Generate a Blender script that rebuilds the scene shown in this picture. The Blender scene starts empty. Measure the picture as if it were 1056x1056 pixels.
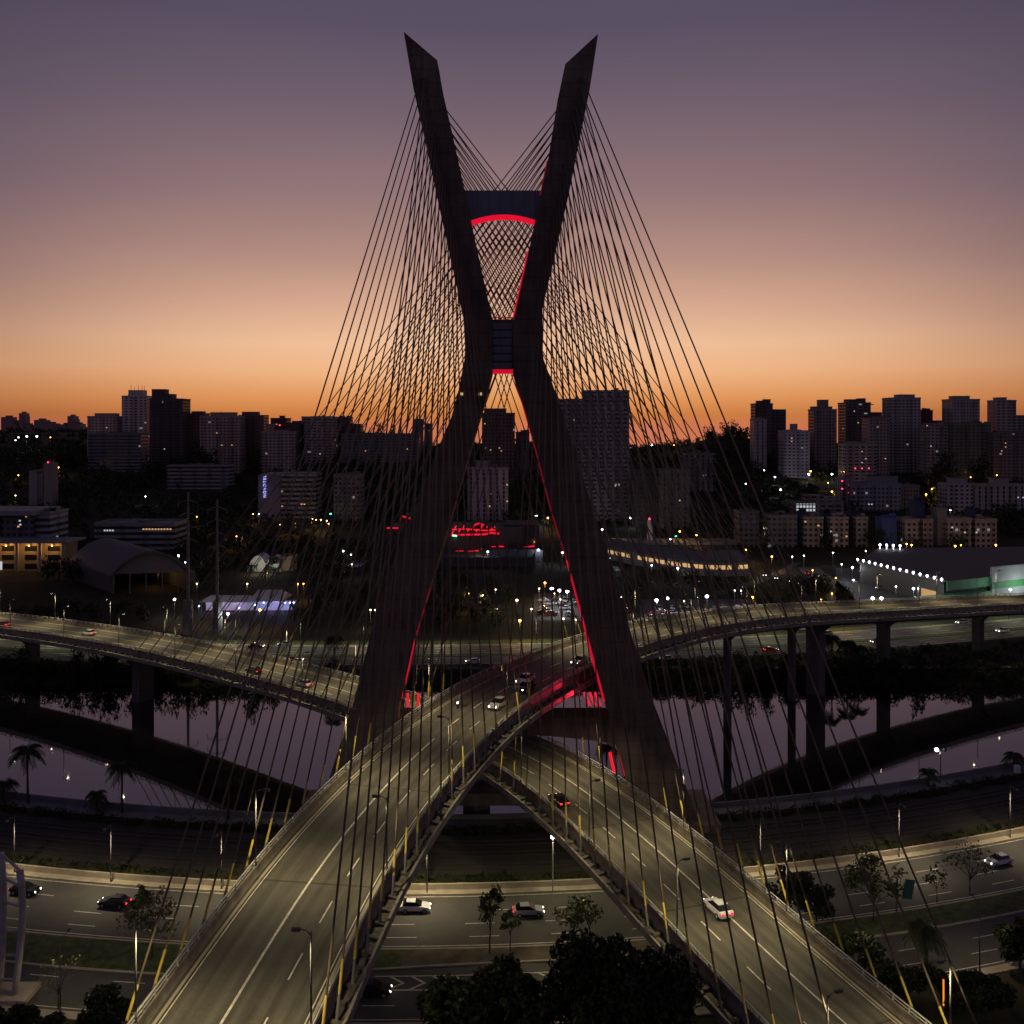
import bpy, math, random
import numpy as np
from mathutils import Vector, Matrix
random.seed(7); RNG = np.random.default_rng(7)
R = math.radians
scene = bpy.context.scene
COL = scene.collection
F = 1000.0; HZ = 440.0; CX = 528.0; CAMZ = 68.0

# ------------------------------------------------------------------ geometry helpers
def at(px, py, Y):
    """world point seen at photo pixel (px,py) and at distance Y"""
    return Vector(((px-CX)*Y/F, Y, CAMZ-(py-HZ)*Y/F))
def ground(px, py, z=0.0):
    Y = (CAMZ-z)*F/(py-HZ)
    return Vector(((px-CX)*Y/F, Y, z))

class MB:
    def __init__(s): s.v=[]; s.f=[]; s.mi=[]; s.cur=0
    def add(s, vs, fs):
        o=len(s.v); s.v.extend([tuple(p) for p in vs])
        for f in fs: s.f.append(tuple(i+o for i in f)); s.mi.append(s.cur)
        return s
    def hexa(s, p):   # 8 points: bottom ring 0-3, top ring 4-7
        return s.add(p, [(3,2,1,0),(4,5,6,7),(0,1,5,4),(1,2,6,5),(2,3,7,6),(3,0,4,7)])
    def box(s, x0,x1,y0,y1,z0,z1):
        return s.hexa([(x0,y0,z0),(x1,y0,z0),(x1,y1,z0),(x0,y1,z0),(x0,y0,z1),(x1,y0,z1),(x1,y1,z1),(x0,y1,z1)])
    def tube(s, a, b, r0, r1=None, n=8, cap=True):
        a=Vector(a); b=Vector(b); r1 = r0 if r1 is None else r1
        d=(b-a); 
        if d.length<1e-6: return s
        d.normalize(); u=d.orthogonal().normalized(); w=d.cross(u)
        vs=[]
        for p,r in ((a,r0),(b,r1)):
            for k in range(n):
                t=2*math.pi*k/n; vs.append(p+u*math.cos(t)*r+w*math.sin(t)*r)
        fs=[(k,(k+1)%n,n+(k+1)%n,n+k) for k in range(n)]
        if cap: fs += [tuple(reversed(range(n))), tuple(range(n,2*n))]
        return s.add(vs, fs)
    def path(s, pts, rad, n=8):
        rs = rad if isinstance(rad,(list,tuple)) else [rad]*len(pts)
        pts=[Vector(p) for p in pts]; vs=[]; up=None
        for i,p in enumerate(pts):
            d=(pts[min(i+1,len(pts)-1)]-pts[max(i-1,0)]).normalized()
            if up is None: u=d.orthogonal().normalized()
            else: u=(up-d*up.dot(d)).normalized()
            up=u; w=d.cross(u)
            for k in range(n):
                t=2*math.pi*k/n; vs.append(p+(u*math.cos(t)+w*math.sin(t))*rs[i])
        fs=[]
        for i in range(len(pts)-1):
            for k in range(n): fs.append((i*n+k,i*n+(k+1)%n,(i+1)*n+(k+1)%n,(i+1)*n+k))
        fs += [tuple(reversed(range(n))), tuple(range((len(pts)-1)*n,len(pts)*n))]
        return s.add(vs, fs)
    def ball(s, c, r, n=8, m=6, sz=1.0):
        vs=[]; fs=[]
        for j in range(1,m):
            ph=math.pi*j/m
            for k in range(n):
                t=2*math.pi*k/n; vs.append((c[0]+r*math.sin(ph)*math.cos(t),c[1]+r*math.sin(ph)*math.sin(t),c[2]+r*sz*math.cos(ph)))
        vs += [(c[0],c[1],c[2]+r*sz),(c[0],c[1],c[2]-r*sz)]
        T=len(vs)-2; B=T+1
        for j in range(m-2):
            for k in range(n): fs.append((j*n+k,(j+1)*n+k,(j+1)*n+(k+1)%n,j*n+(k+1)%n))
        for k in range(n): fs += [(T,k,(k+1)%n),(B,(m-2)*n+(k+1)%n,(m-2)*n+k)]
        return s.add(vs, fs)
    def sweep(s, frames, prof, closed=True):
        """frames: list of (pos, lateral, up); prof: list of (a,b) offsets"""
        n=len(prof); vs=[]; fs=[]
        for p,l,u in frames:
            for a,b in prof: vs.append(p+l*a+u*b)
        m=n if closed else n-1
        for i in range(len(frames)-1):
            for k in range(m): fs.append((i*n+k,i*n+(k+1)%n,(i+1)*n+(k+1)%n,(i+1)*n+k))
        if closed: fs += [tuple(range(n)), tuple(reversed(range((len(frames)-1)*n,len(frames)*n)))]
        return s.add(vs, fs)
    def mesh(s, name, mats, smooth=False):
        me=bpy.data.meshes.new(name); me.from_pydata(s.v,[],s.f)
        for m in (mats if isinstance(mats,(list,tuple)) else [mats]): me.materials.append(m)
        if any(s.mi): me.polygons.foreach_set('material_index', s.mi)
        if smooth: me.polygons.foreach_set('use_smooth',[True]*len(me.polygons))
        me.update(); return me
    def build(s, name, mats, parent=None, smooth=False, loc=None):
        return link(s.mesh(name,mats,smooth), name, parent, loc)

def link(me, name, parent=None, loc=None):
    o=bpy.data.objects.new(name, me); COL.objects.link(o)
    if parent: o.parent=parent
    if loc is not None: o.location=loc
    return o
def tag(o, label, cat, group=None):
    o['label']=label; o['category']=cat
    if group: o['group']=group
    return o
def thing(name, label, cat, loc=(0,0,0), rz=0, group=None):
    o=bpy.data.objects.new(name,None); COL.objects.link(o); o.location=loc; o.rotation_euler=(0,0,rz)
    o.empty_display_size=0.2
    return tag(o,label,cat,group)
def kind(o,k): o['kind']=k; return o
def struct(o): return kind(o,'structure')
def dup(root, loc, rz=0, label=None, group=None, scale=None):
    r=root.copy(); COL.objects.link(r); r.location=loc; r.rotation_euler=(0,0,rz)
    if scale is not None: r.scale=scale if isinstance(scale,(tuple,list)) else (scale,)*3
    if label: r['label']=label
    if group: r['group']=group
    for ch in list(root.children):
        c=ch.copy(); COL.objects.link(c); c.parent=r
        for g in list(ch.children):
            d=g.copy(); COL.objects.link(d); d.parent=c
    return r
ORD=['first','second','third','fourth','fifth','sixth','seventh','eighth','ninth','tenth','eleventh','twelfth','thirteenth','fourteenth','fifteenth','sixteenth','seventeenth','eighteenth','nineteenth','twentieth']
def nth(i): return ORD[i] if i<len(ORD) else '%dth'%(i+1)

# ------------------------------------------------------------------ materials
def newmat(name):
    m=bpy.data.materials.new(name); m.use_nodes=True
    nt=m.node_tree; b=nt.nodes['Principled BSDF']
    return m, nt, b
def N(nt, t, **kw):
    n=nt.nodes.new(t)
    for k,v in kw.items():
        if k.startswith('i_'):
            key=k[2:]
            n.inputs[int(key) if key.isdigit() else key.replace('_',' ')].default_value=v
        else: setattr(n,k,v)
    return n
def simple(name, col, rough=0.7, var=0.25, scale=1.0, bump=0.0, metal=0.0, detail=6, spec=0.5):
    m,nt,b=newmat(name)
    tc=N(nt,'ShaderNodeTexCoord'); no=N(nt,'ShaderNodeTexNoise'); no.inputs['Scale'].default_value=scale; no.inputs['Detail'].default_value=detail
    nt.links.new(tc.outputs['Object'],no.inputs['Vector'])
    rp=N(nt,'ShaderNodeValToRGB')
    rp.color_ramp.elements[0].position=0.3; rp.color_ramp.elements[1].position=0.7
    rp.color_ramp.elements[0].color=[c*(1-var) for c in col]+[1]
    rp.color_ramp.elements[1].color=[min(1,c*(1+var)) for c in col]+[1]
    nt.links.new(no.outputs['Fac'],rp.inputs['Fac']); nt.links.new(rp.outputs['Color'],b.inputs['Base Color'])
    b.inputs['Roughness'].default_value=rough; b.inputs['Metallic'].default_value=metal
    b.inputs['Specular IOR Level'].default_value=spec
    if bump:
        bp=N(nt,'ShaderNodeBump'); bp.inputs['Strength'].default_value=bump; bp.inputs['Distance'].default_value=0.05
        nt.links.new(no.outputs['Fac'],bp.inputs['Height']); nt.links.new(bp.outputs['Normal'],b.inputs['Normal'])
    return m
def emis(name, col, strength, sample=True):
    m,nt,b=newmat(name)
    b.inputs['Base Color'].default_value=[c*0.5 for c in col]+[1]
    b.inputs['Emission Color'].default_value=list(col)+[1]; b.inputs['Emission Strength'].default_value=strength
    if not sample: m.cycles.emission_sampling='NONE'
    return m

def concrete(name, col, joint=3.0, axis='z', var=0.2, rough=0.8):
    m,nt,b=newmat(name)
    tc=N(nt,'ShaderNodeTexCoord'); 
    n1=N(nt,'ShaderNodeTexNoise'); n1.inputs['Scale'].default_value=0.25; n1.inputs['Detail'].default_value=8
    mp=N(nt,'ShaderNodeMapping'); mp.inputs['Scale'].default_value=(1.2,1.2,0.12)
    n2=N(nt,'ShaderNodeTexNoise'); n2.inputs['Scale'].default_value=1.0; n2.inputs['Detail'].default_value=5
    L=nt.links.new
    L(tc.outputs['Object'],n1.inputs['Vector']); L(tc.outputs['Object'],mp.inputs['Vector']); L(mp.outputs['Vector'],n2.inputs['Vector'])
    mx=N(nt,'ShaderNodeMix',data_type='FLOAT'); mx.inputs[0].default_value=0.5
    L(n1.outputs['Fac'],mx.inputs[2]); L(n2.outputs['Fac'],mx.inputs[3])
    rp=N(nt,'ShaderNodeValToRGB'); rp.color_ramp.elements[0].position=0.35; rp.color_ramp.elements[1].position=0.65
    rp.color_ramp.elements[0].color=[c*(1-var) for c in col]+[1]; rp.color_ramp.elements[1].color=[c*(1+var) for c in col]+[1]
    L(mx.outputs[0],rp.inputs['Fac'])
    # pour joints
    sp=N(nt,'ShaderNodeSeparateXYZ'); L(tc.outputs['Object'],sp.inputs['Vector'])
    dv=N(nt,'ShaderNodeMath',operation='DIVIDE'); dv.inputs[1].default_value=joint
    L(sp.outputs[{'x':0,'y':1,'z':2}[axis]],dv.inputs[0])
    fr=N(nt,'ShaderNodeMath',operation='FRACT'); L(dv.outputs[0],fr.inputs[0])
    ls=N(nt,'ShaderNodeMath',operation='LESS_THAN'); ls.inputs[1].default_value=0.05; L(fr.outputs[0],ls.inputs[0])
    dk=N(nt,'ShaderNodeMix',data_type='RGBA',blend_type='MULTIPLY'); L(ls.outputs[0],dk.inputs[0]); L(rp.outputs['Color'],dk.inputs[6]); dk.inputs[7].default_value=(0.62,0.62,0.62,1)
    L(dk.outputs[2],b.inputs['Base Color'])
    bp=N(nt,'ShaderNodeBump',invert=True); bp.inputs['Strength'].default_value=0.5; bp.inputs['Distance'].default_value=0.06; L(ls.outputs[0],bp.inputs['Height']); L(bp.outputs['Normal'],b.inputs['Normal'])
    b.inputs['Roughness'].default_value=rough; b.inputs['Specular IOR Level'].default_value=0.3
    return m

def asphalt(name, col=(0.06,0.058,0.055), tracks=None):
    m,nt,b=newmat(name); L=nt.links.new
    tc=N(nt,'ShaderNodeTexCoord')
    n1=N(nt,'ShaderNodeTexNoise'); n1.inputs['Scale'].default_value=0.18; n1.inputs['Detail'].default_value=8; n1.inputs['Roughness'].default_value=0.65
    n2=N(nt,'ShaderNodeTexNoise'); n2.inputs['Scale'].default_value=6; n2.inputs['Detail'].default_value=4
    L(tc.outputs['Object'],n1.inputs['Vector']); L(tc.outputs['Object'],n2.inputs['Vector'])
    mx=N(nt,'ShaderNodeMix',data_type='FLOAT'); mx.inputs[0].default_value=0.4; L(n1.outputs['Fac'],mx.inputs[2]); L(n2.outputs['Fac'],mx.inputs[3])
    rp=N(nt,'ShaderNodeValToRGB'); rp.color_ramp.elements[0].position=0.32; rp.color_ramp.elements[1].position=0.68
    rp.color_ramp.elements[0].color=[c*0.68 for c in col]+[1]; rp.color_ramp.elements[1].color=[c*1.3 for c in col]+[1]
    L(mx.outputs[0],rp.inputs['Fac'])
    out=rp.outputs['Color']
    if tracks:   # darker wheel paths from the UV across the road (u in metres from the centre)
        uv=N(nt,'ShaderNodeUVMap'); sp=N(nt,'ShaderNodeSeparateXYZ'); L(uv.outputs['UV'],sp.inputs['Vector'])
        a=N(nt,'ShaderNodeMath',operation='MULTIPLY'); a.inputs[1].default_value=2*math.pi/tracks; L(sp.outputs[0],a.inputs[0])
        c=N(nt,'ShaderNodeMath',operation='COSINE'); L(a.outputs[0],c.inputs[0])
        d=N(nt,'ShaderNodeMath',operation='MULTIPLY_ADD'); d.inputs[1].default_value=0.12; d.inputs[2].default_value=0.9; L(c.outputs[0],d.inputs[0])
        mm=N(nt,'ShaderNodeMix',data_type='RGBA',blend_type='MULTIPLY'); mm.inputs[0].default_value=1; L(out,mm.inputs[6]); L(d.outputs[0],mm.inputs[7]); out=mm.outputs[2]
        # long streaky stains, darker grimy edges and expansion joints
        mp2=N(nt,'ShaderNodeMapping'); mp2.inputs['Scale'].default_value=(1.1,0.035,1); n3=N(nt,'ShaderNodeTexNoise'); n3.inputs['Scale'].default_value=1.0; n3.inputs['Detail'].default_value=6
        L(uv.outputs['UV'],mp2.inputs[0]); L(mp2.outputs[0],n3.inputs['Vector'])
        r3=N(nt,'ShaderNodeMapRange'); r3.inputs['From Min'].default_value=0.3; r3.inputs['From Max'].default_value=0.7; r3.inputs['To Min'].default_value=0.62; r3.inputs['To Max'].default_value=1.25; L(n3.outputs['Fac'],r3.inputs['Value'])
        ab=N(nt,'ShaderNodeMath',operation='ABSOLUTE'); L(sp.outputs[0],ab.inputs[0])
        r4=N(nt,'ShaderNodeMapRange'); r4.inputs['From Min'].default_value=5.2; r4.inputs['From Max'].default_value=6.3; r4.inputs['To Min'].default_value=1.0; r4.inputs['To Max'].default_value=0.55; L(ab.outputs[0],r4.inputs['Value'])
        dv=N(nt,'ShaderNodeMath',operation='DIVIDE'); dv.inputs[1].default_value=24.0; L(sp.outputs[1],dv.inputs[0]); f2=N(nt,'ShaderNodeMath',operation='FRACT'); L(dv.outputs[0],f2.inputs[0])
        l2=N(nt,'ShaderNodeMath',operation='LESS_THAN'); l2.inputs[1].default_value=0.013; L(f2.outputs[0],l2.inputs[0]); r5=N(nt,'ShaderNodeMath',operation='MULTIPLY_ADD'); r5.inputs[1].default_value=-0.5; r5.inputs[2].default_value=1.0; L(l2.outputs[0],r5.inputs[0])
        p1=N(nt,'ShaderNodeMath',operation='MULTIPLY'); L(r3.outputs[0],p1.inputs[0]); L(r4.outputs[0],p1.inputs[1]); p2=N(nt,'ShaderNodeMath',operation='MULTIPLY'); L(p1.outputs[0],p2.inputs[0]); L(r5.outputs[0],p2.inputs[1])
        m3=N(nt,'ShaderNodeMix',data_type='RGBA',blend_type='MULTIPLY'); m3.inputs[0].default_value=1; L(out,m3.inputs[6]); L(p2.outputs[0],m3.inputs[7]); out=m3.outputs[2]
    L(out,b.inputs['Base Color'])
    b.inputs['Roughness'].default_value=0.75; b.inputs['Specular IOR Level'].default_value=0.35
    bp=N(nt,'ShaderNodeBump'); bp.inputs['Strength'].default_value=0.15; L(n2.outputs['Fac'],bp.inputs['Height']); L(bp.outputs['Normal'],b.inputs['Normal'])
    return m

def foliage(name, c0, c1):
    m,nt,b=newmat(name); L=nt.links.new
    g=N(nt,'ShaderNodeNewGeometry'); n=N(nt,'ShaderNodeTexNoise'); n.inputs['Scale'].default_value=0.45; n.inputs['Detail'].default_value=4
    L(g.outputs['Position'],n.inputs['Vector'])
    ad=N(nt,'ShaderNodeMath',operation='MULTIPLY_ADD'); ad.inputs[1].default_value=0.35; L(g.outputs['Random Per Island'],ad.inputs[0]); 
    su=N(nt,'ShaderNodeMath',operation='SUBTRACT'); su.inputs[1].default_value=0.17; L(n.outputs['Fac'],su.inputs[0]); L(su.outputs[0],ad.inputs[2])
    rp=N(nt,'ShaderNodeValToRGB'); rp.color_ramp.elements[0].position=0.3; rp.color_ramp.elements[1].position=0.75
    rp.color_ramp.elements[0].color=list(c0)+[1]; rp.color_ramp.elements[1].color=list(c1)+[1]
    L(ad.outputs[0],rp.inputs['Fac']); L(rp.outputs['Color'],b.inputs['Base Color'])
    b.inputs['Roughness'].default_value=0.6; b.inputs['Specular IOR Level'].default_value=0.2
    return m

def facade(name, cw=2.9, chh=3.0, fu=(0.2,0.72), fv=(0.3,0.78), lit=0.007, bands=False):
    m,nt,b=newmat(name); L=nt.links.new
    tc=N(nt,'ShaderNodeTexCoord'); sp=N(nt,'ShaderNodeSeparateXYZ'); L(tc.outputs['Object'],sp.inputs['Vector'])
    g=N(nt,'ShaderNodeNewGeometry'); sn=N(nt,'ShaderNodeSeparateXYZ'); L(tc.outputs['Normal'],sn.inputs['Vector'])
    def M(op,a,bv=None,c=None):
        n=N(nt,'ShaderNodeMath',operation=op)
        for i,x in enumerate((a,bv,c)):
            if x is None: continue
            if isinstance(x,(int,float)): n.inputs[i].default_value=x
            else: L(x,n.inputs[i])
        return n.outputs[0]
    ax=M('ABSOLUTE',sn.outputs[0]); side=M('GREATER_THAN',ax,0.5)
    isroof=M('GREATER_THAN',M('ABSOLUTE',sn.outputs[2]),0.5)
    mxu=N(nt,'ShaderNodeMix',data_type='FLOAT'); L(side,mxu.inputs[0]); L(sp.outputs[0],mxu.inputs[2]); L(sp.outputs[1],mxu.inputs[3])
    u=M('DIVIDE',mxu.outputs[0],cw); v=M('DIVIDE',sp.outputs[2],chh)
    fU=M('FRACT',u); fV=M('FRACT',v)
    wu=M('MULTIPLY',M('GREATER_THAN',fU,fu[0]),M('LESS_THAN',fU,fu[1])); wv=M('MULTIPLY',M('GREATER_THAN',fV,fv[0]),M('LESS_THAN',fV,fv[1]))
    win=M('MULTIPLY',wv if bands else M('MULTIPLY',wu,wv),M('SUBTRACT',1.0,isroof))
    oi=N(nt,'ShaderNodeObjectInfo')
    cb=N(nt,'ShaderNodeCombineXYZ'); L(M('FLOOR',u),cb.inputs[0]); L(M('FLOOR',v),cb.inputs[1]); L(M('MULTIPLY_ADD',oi.outputs['Random'],91.7,side),cb.inputs[2])
    wn=N(nt,'ShaderNodeTexWhiteNoise',noise_dimensions='3D'); L(cb.outputs[0],wn.inputs['Vector'])
    on=M('MULTIPLY',M('MULTIPLY',win,wu),M('GREATER_THAN',wn.outputs['Value'],1-lit))
    # wall with weathering
    no=N(nt,'ShaderNodeTexNoise'); no.inputs['Scale'].default_value=0.35; no.inputs['Detail'].default_value=6; L(tc.outputs['Object'],no.inputs['Vector'])
    vv=M('MULTIPLY_ADD',no.outputs['Fac'],0.5,0.75)
    pier=M('LESS_THAN',M('FRACT',M('MULTIPLY_ADD',u,0.27,oi.outputs['Random'])),0.3); vv=M('MULTIPLY',vv,M('MULTIPLY_ADD',pier,-0.3,1.0)); slabl=M('LESS_THAN',fV,0.12); vv=M('MULTIPLY',vv,M('MULTIPLY_ADD',slabl,0.25,1.0))
    wl=N(nt,'ShaderNodeMix',data_type='RGBA',blend_type='MULTIPLY'); wl.inputs[0].default_value=1; L(oi.outputs['Color'],wl.inputs[6]); L(vv,wl.inputs[7])
    gl=N(nt,'ShaderNodeMix',data_type='RGBA'); L(win,gl.inputs[0]); L(wl.outputs[2],gl.inputs[6])
    gr=N(nt,'ShaderNodeMix',data_type='RGBA'); L(wn.outputs['Value'],gr.inputs[0]); gr.inputs[6].default_value=(0.012,0.013,0.016,1); gr.inputs[7].default_value=(0.06,0.06,0.065,1)
    L(gr.outputs[2],gl.inputs[7]); L(gl.outputs[2],b.inputs['Base Color'])
    L(M('MULTIPLY_ADD',win,-0.6,0.8),b.inputs['Roughness'])
    b.inputs['Specular IOR Level'].default_value=0.3
    wc=N(nt,'ShaderNodeValToRGB'); L(wn.outputs['Color'],wc.inputs['Fac']); wc.color_ramp.elements[0].color=(1,0.55,0.2,1); wc.color_ramp.elements[1].color=(0.9,0.95,1,1); wc.color_ramp.elements[1].position=0.8
    L(wc.outputs['Color'],b.inputs['Emission Color']); L(M('MULTIPLY',on,0.2),b.inputs['Emission Strength'])
    m.cycles.emission_sampling='NONE'
    return m

MT={}
MT['mast']=concrete('mast_concrete',(0.128,0.102,0.086),2.4,'z',0.42)
MT['beam']=concrete('crossbeam_panel',(0.15,0.175,0.23),2.0,'x',0.15)
MT['deck']=concrete('deck_concrete',(0.23,0.215,0.185),4.6,'y',0.3)
MT['parapet']=simple('parapet_concrete',(0.17,0.145,0.115),0.85,0.4,0.6)
MT['steel']=simple('galvanised_steel',(0.36,0.36,0.34),0.7,0.15,2,spec=0.3)
MT['pole']=simple('lamp_pole_grey',(0.15,0.145,0.14),0.7,0.15,2,spec=0.2)
MT['ledge']=simple('grimy_ledge',(0.085,0.072,0.055),0.9,0.6,1.2,0.4)
MT['pier']=concrete('pier_concrete',(0.11,0.10,0.095),3.0)
MT['pylon']=simple('pylon_steel',(0.16,0.15,0.15),0.6,0.2,1)
MT['darksteel']=simple('dark_steel',(0.12,0.115,0.11),0.5,0.2,2,metal=0.3)
MT['cable']=simple('cable_sheath',(0.145,0.11,0.078),0.5,0.1,0.5)
MT['yellow']=simple('yellow_guide_tube',(0.44,0.335,0.045),0.45,0.1,1)
MT['asphalt']=asphalt('expressway_asphalt',(0.075,0.072,0.07))
MT['deckroad']=asphalt('deck_asphalt',(0.112,0.103,0.082),1.75)
MT['paint']=simple('road_paint',(0.62,0.58,0.48),0.6,0.3,1.5)
MT['kerb']=simple('kerb_concrete',(0.36,0.31,0.24),0.8,0.2,0.5)
MT['paving']=simple('bank_path',(0.16,0.16,0.17),0.85,0.25,0.3)
MT['grass']=simple('verge_grass',(0.055,0.075,0.022),0.9,0.55,0.9,0.4)
MT['dirt']=simple('bare_earth',(0.12,0.095,0.065),0.95,0.4,0.5,0.4)
MT['ballast']=simple('track_ballast',(0.035,0.03,0.028),0.95,0.5,4,0.5)
MT['rail']=simple('rail_steel',(0.06,0.05,0.05),0.6,0.2,1,metal=0.2)
MT['leafdark']=foliage('dark_leaves',(0.012,0.018,0.008),(0.05,0.062,0.026))
MT['leafmid']=foliage('mid_leaves',(0.03,0.045,0.012),(0.10,0.12,0.035))
MT['leaflight']=foliage('pale_leaves',(0.08,0.09,0.03),(0.22,0.21,0.08))
MT['bark']=simple('bark',(0.09,0.07,0.055),0.9,0.4,3,0.5)
MT['facade']=facade('facade_grid')
MT['facade_b']=facade('facade_wide_windows',3.7,2.9,(.12,.62),(.36,.8))
MT['facade_c']=facade('facade_narrow_windows',2.2,3.1,(.3,.7),(.25,.82))
MT['facade_d']=facade('facade_tall_strips',4.3,3.0,(.3,.6),(.08,.9))
MT['facade_e']=facade('facade_balcony_rows',5.2,2.9,(.1,.7),(.42,.86))
MT['facade_lit']=facade('facade_grid_inhabited',lit=0.012)
MT['facade_band']=facade('facade_bands',3.2,3.1,(0.1,0.85),(0.38,0.85),0.003,True)
MT['plain']=None
def objcol(name, rough=0.7, spec=0.4):
    m,nt,b=newmat(name); L=nt.links.new
    oi=N(nt,'ShaderNodeObjectInfo'); tc=N(nt,'ShaderNodeTexCoord'); no=N(nt,'ShaderNodeTexNoise'); no.inputs['Scale'].default_value=0.6; no.inputs['Detail'].default_value=6
    L(tc.outputs['Object'],no.inputs['Vector'])
    ma=N(nt,'ShaderNodeMath',operation='MULTIPLY_ADD'); ma.inputs[1].default_value=0.5; ma.inputs[2].default_value=0.75; L(no.outputs['Fac'],ma.inputs[0])
    mx=N(nt,'ShaderNodeMix',data_type='RGBA',blend_type='MULTIPLY'); mx.inputs[0].default_value=1; L(oi.outputs['Color'],mx.inputs[6]); L(ma.outputs[0],mx.inputs[7])
    L(mx.outputs[2],b.inputs['Base Color']); b.inputs['Roughness'].default_value=rough; b.inputs['Specular IOR Level'].default_value=spec
    return m
MT['plain']=objcol('painted_wall')
MT['carpaint']=objcol('car_paint',0.25,0.6)
MT['glass']=simple('dark_glass',(0.015,0.016,0.02),0.08,0.1,1)
MT['rubber']=simple('tyre_rubber',(0.02,0.02,0.02),0.8,0.1,3)
MT['red']=emis('red_light_strip_glow',(1.0,0.005,0.045),0.55)  # mast reds glow by themselves in place of floodlight wash
MT['redarch']=emis('red_arch_glow',(1.0,0.005,0.035),0.75)
MT['reddim']=emis('red_strip_dim',(1.0,0.01,0.05),0.16)
MT['redbar']=emis('red_floodlight_bar',(1.0,0.012,0.04),0.85)
MT['warmlens']=emis('warm_lamp_lens',(1.0,0.88,0.66),26,False)
MT['headlight']=emis('headlight_glow',(1.0,0.93,0.82),14,False)
MT['taillight']=emis('taillight_glow',(1.0,0.015,0.03),4.0,False)
MT['dotwhite']=emis('white_lamp_glow',(0.85,0.92,1.0),14,False)
MT['dotwarm']=emis('warm_lamp_glow',(1.0,0.72,0.38),8,False)
MT['dotorange']=emis('amber_lamp_glow',(1.0,0.42,0.06),8,False)
MT['dotred']=emis('red_beacon_glow',(1.0,0.03,0.08),6,False)
MT['dotgreen']=emis('green_signal_glow',(0.05,1.0,0.4),8,False)
MT['dotblue']=emis('blue_lamp_glow',(0.25,0.4,1.0),10,False)
MT['winwarm']=emis('lit_window_warm',(1.0,0.6,0.25),0.6,False)
MT['wincool']=emis('lit_window_cool',(0.85,0.92,1.0),0.5,False)
MT['sign']=emis('sign_letters_glow',(0.4,0.42,1.0),1.5,False)
MT['white']=simple('white_panel',(0.6,0.62,0.6),0.6,0.1,0.3)
MT['green']=simple('green_cladding',(0.12,0.42,0.17),0.6,0.15,0.3)
MT['signgreen']=simple('green_sign_panel',(0.05,0.16,0.12),0.5,0.1,0.5)
# ------------------------------------------------------------------ world (dusk sky) and camera
def s2l(c): 
    return [((x/255)/12.92 if x/255<=0.04045 else ((x/255+0.055)/1.055)**2.4) for x in c]
w=bpy.data.worlds.new('World'); scene.world=w; w.use_nodes=True
nt=w.node_tree; L=nt.links.new; bg=nt.nodes['Background']
tc=N(nt,'ShaderNodeTexCoord'); sp=N(nt,'ShaderNodeSeparateXYZ'); L(tc.outputs['Generated'],sp.inputs[0])
def WM(op,a,b=None,c=None):
    n=N(nt,'ShaderNodeMath',operation=op)
    for i,x in enumerate((a,b,c)):
        if x is None: continue
        if isinstance(x,(int,float)): n.inputs[i].default_value=x
        else: L(x,n.inputs[i])
    return n.outputs[0]
def skyramp(stops):
    r=N(nt,'ShaderNodeValToRGB'); e=r.color_ramp.elements; r.color_ramp.interpolation='B_SPLINE' if False else 'EASE'
    r.color_ramp.interpolation='LINEAR'
    while len(e)<len(stops): e.new(0.5)
    for k,(p,c) in enumerate(stops): e[k].position=p
    for k,(p,c) in enumerate(stops): e[k].color=s2l(c)+[1]
    L(WM('MAXIMUM',sp.outputs[2],0.0),r.inputs['Fac']); return r.outputs['Color']
front=skyramp([(0.0,(206,118,82)),(0.012,(206,126,66)),(0.03,(226,152,92)),(0.055,(240,180,132)),(0.085,(239,190,152)),(0.12,(217,170,143)),(0.17,(182,143,130)),(0.23,(148,119,120)),(0.30,(118,99,110)),(0.38,(90,80,99)),(0.6,(58,52,72)),(1.0,(36,34,50))])
sides=skyramp([(0.0,(176,88,72)),(0.012,(158,92,58)),(0.03,(182,116,72)),(0.06,(190,138,102)),(0.10,(164,126,110)),(0.15,(136,107,106)),(0.22,(110,92,103)),(0.30,(90,79,95)),(0.38,(72,66,84)),(0.6,(54,50,70)),(1.0,(34,32,48))])
back=skyramp([(0.0,(92,76,92)),(0.1,(104,88,108)),(0.3,(84,76,100)),(1.0,(44,42,60))])
hl=WM('SQRT',WM('ADD',WM('MULTIPLY',sp.outputs[0],sp.outputs[0]),WM('MULTIPLY',sp.outputs[1],sp.outputs[1])))
caz=WM('DIVIDE',sp.outputs[1],WM('MAXIMUM',hl,0.001))
def smooth(x,a,b):
    n=N(nt,'ShaderNodeMapRange',interpolation_type='SMOOTHSTEP'); L(x,n.inputs['Value']); n.inputs['From Min'].default_value=a; n.inputs['From Max'].default_value=b; return n.outputs['Result']
m1=N(nt,'ShaderNodeMix',data_type='RGBA'); L(smooth(caz,0.83,1.0),m1.inputs[0]); L(sides,m1.inputs[6]); L(front,m1.inputs[7])
m2=N(nt,'ShaderNodeMix',data_type='RGBA'); L(smooth(caz,-0.1,0.75),m2.inputs[0]); L(back,m2.inputs[6]); L(m1.outputs[2],m2.inputs[7])
mpn=N(nt,'ShaderNodeMapping'); mpn.inputs['Scale'].default_value=(1.2,1.2,9.0); L(tc.outputs['Generated'],mpn.inputs[0]); nz=N(nt,'ShaderNodeTexNoise'); nz.inputs['Scale'].default_value=1.3; nz.inputs['Detail'].default_value=3; L(mpn.outputs[0],nz.inputs['Vector'])
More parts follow.
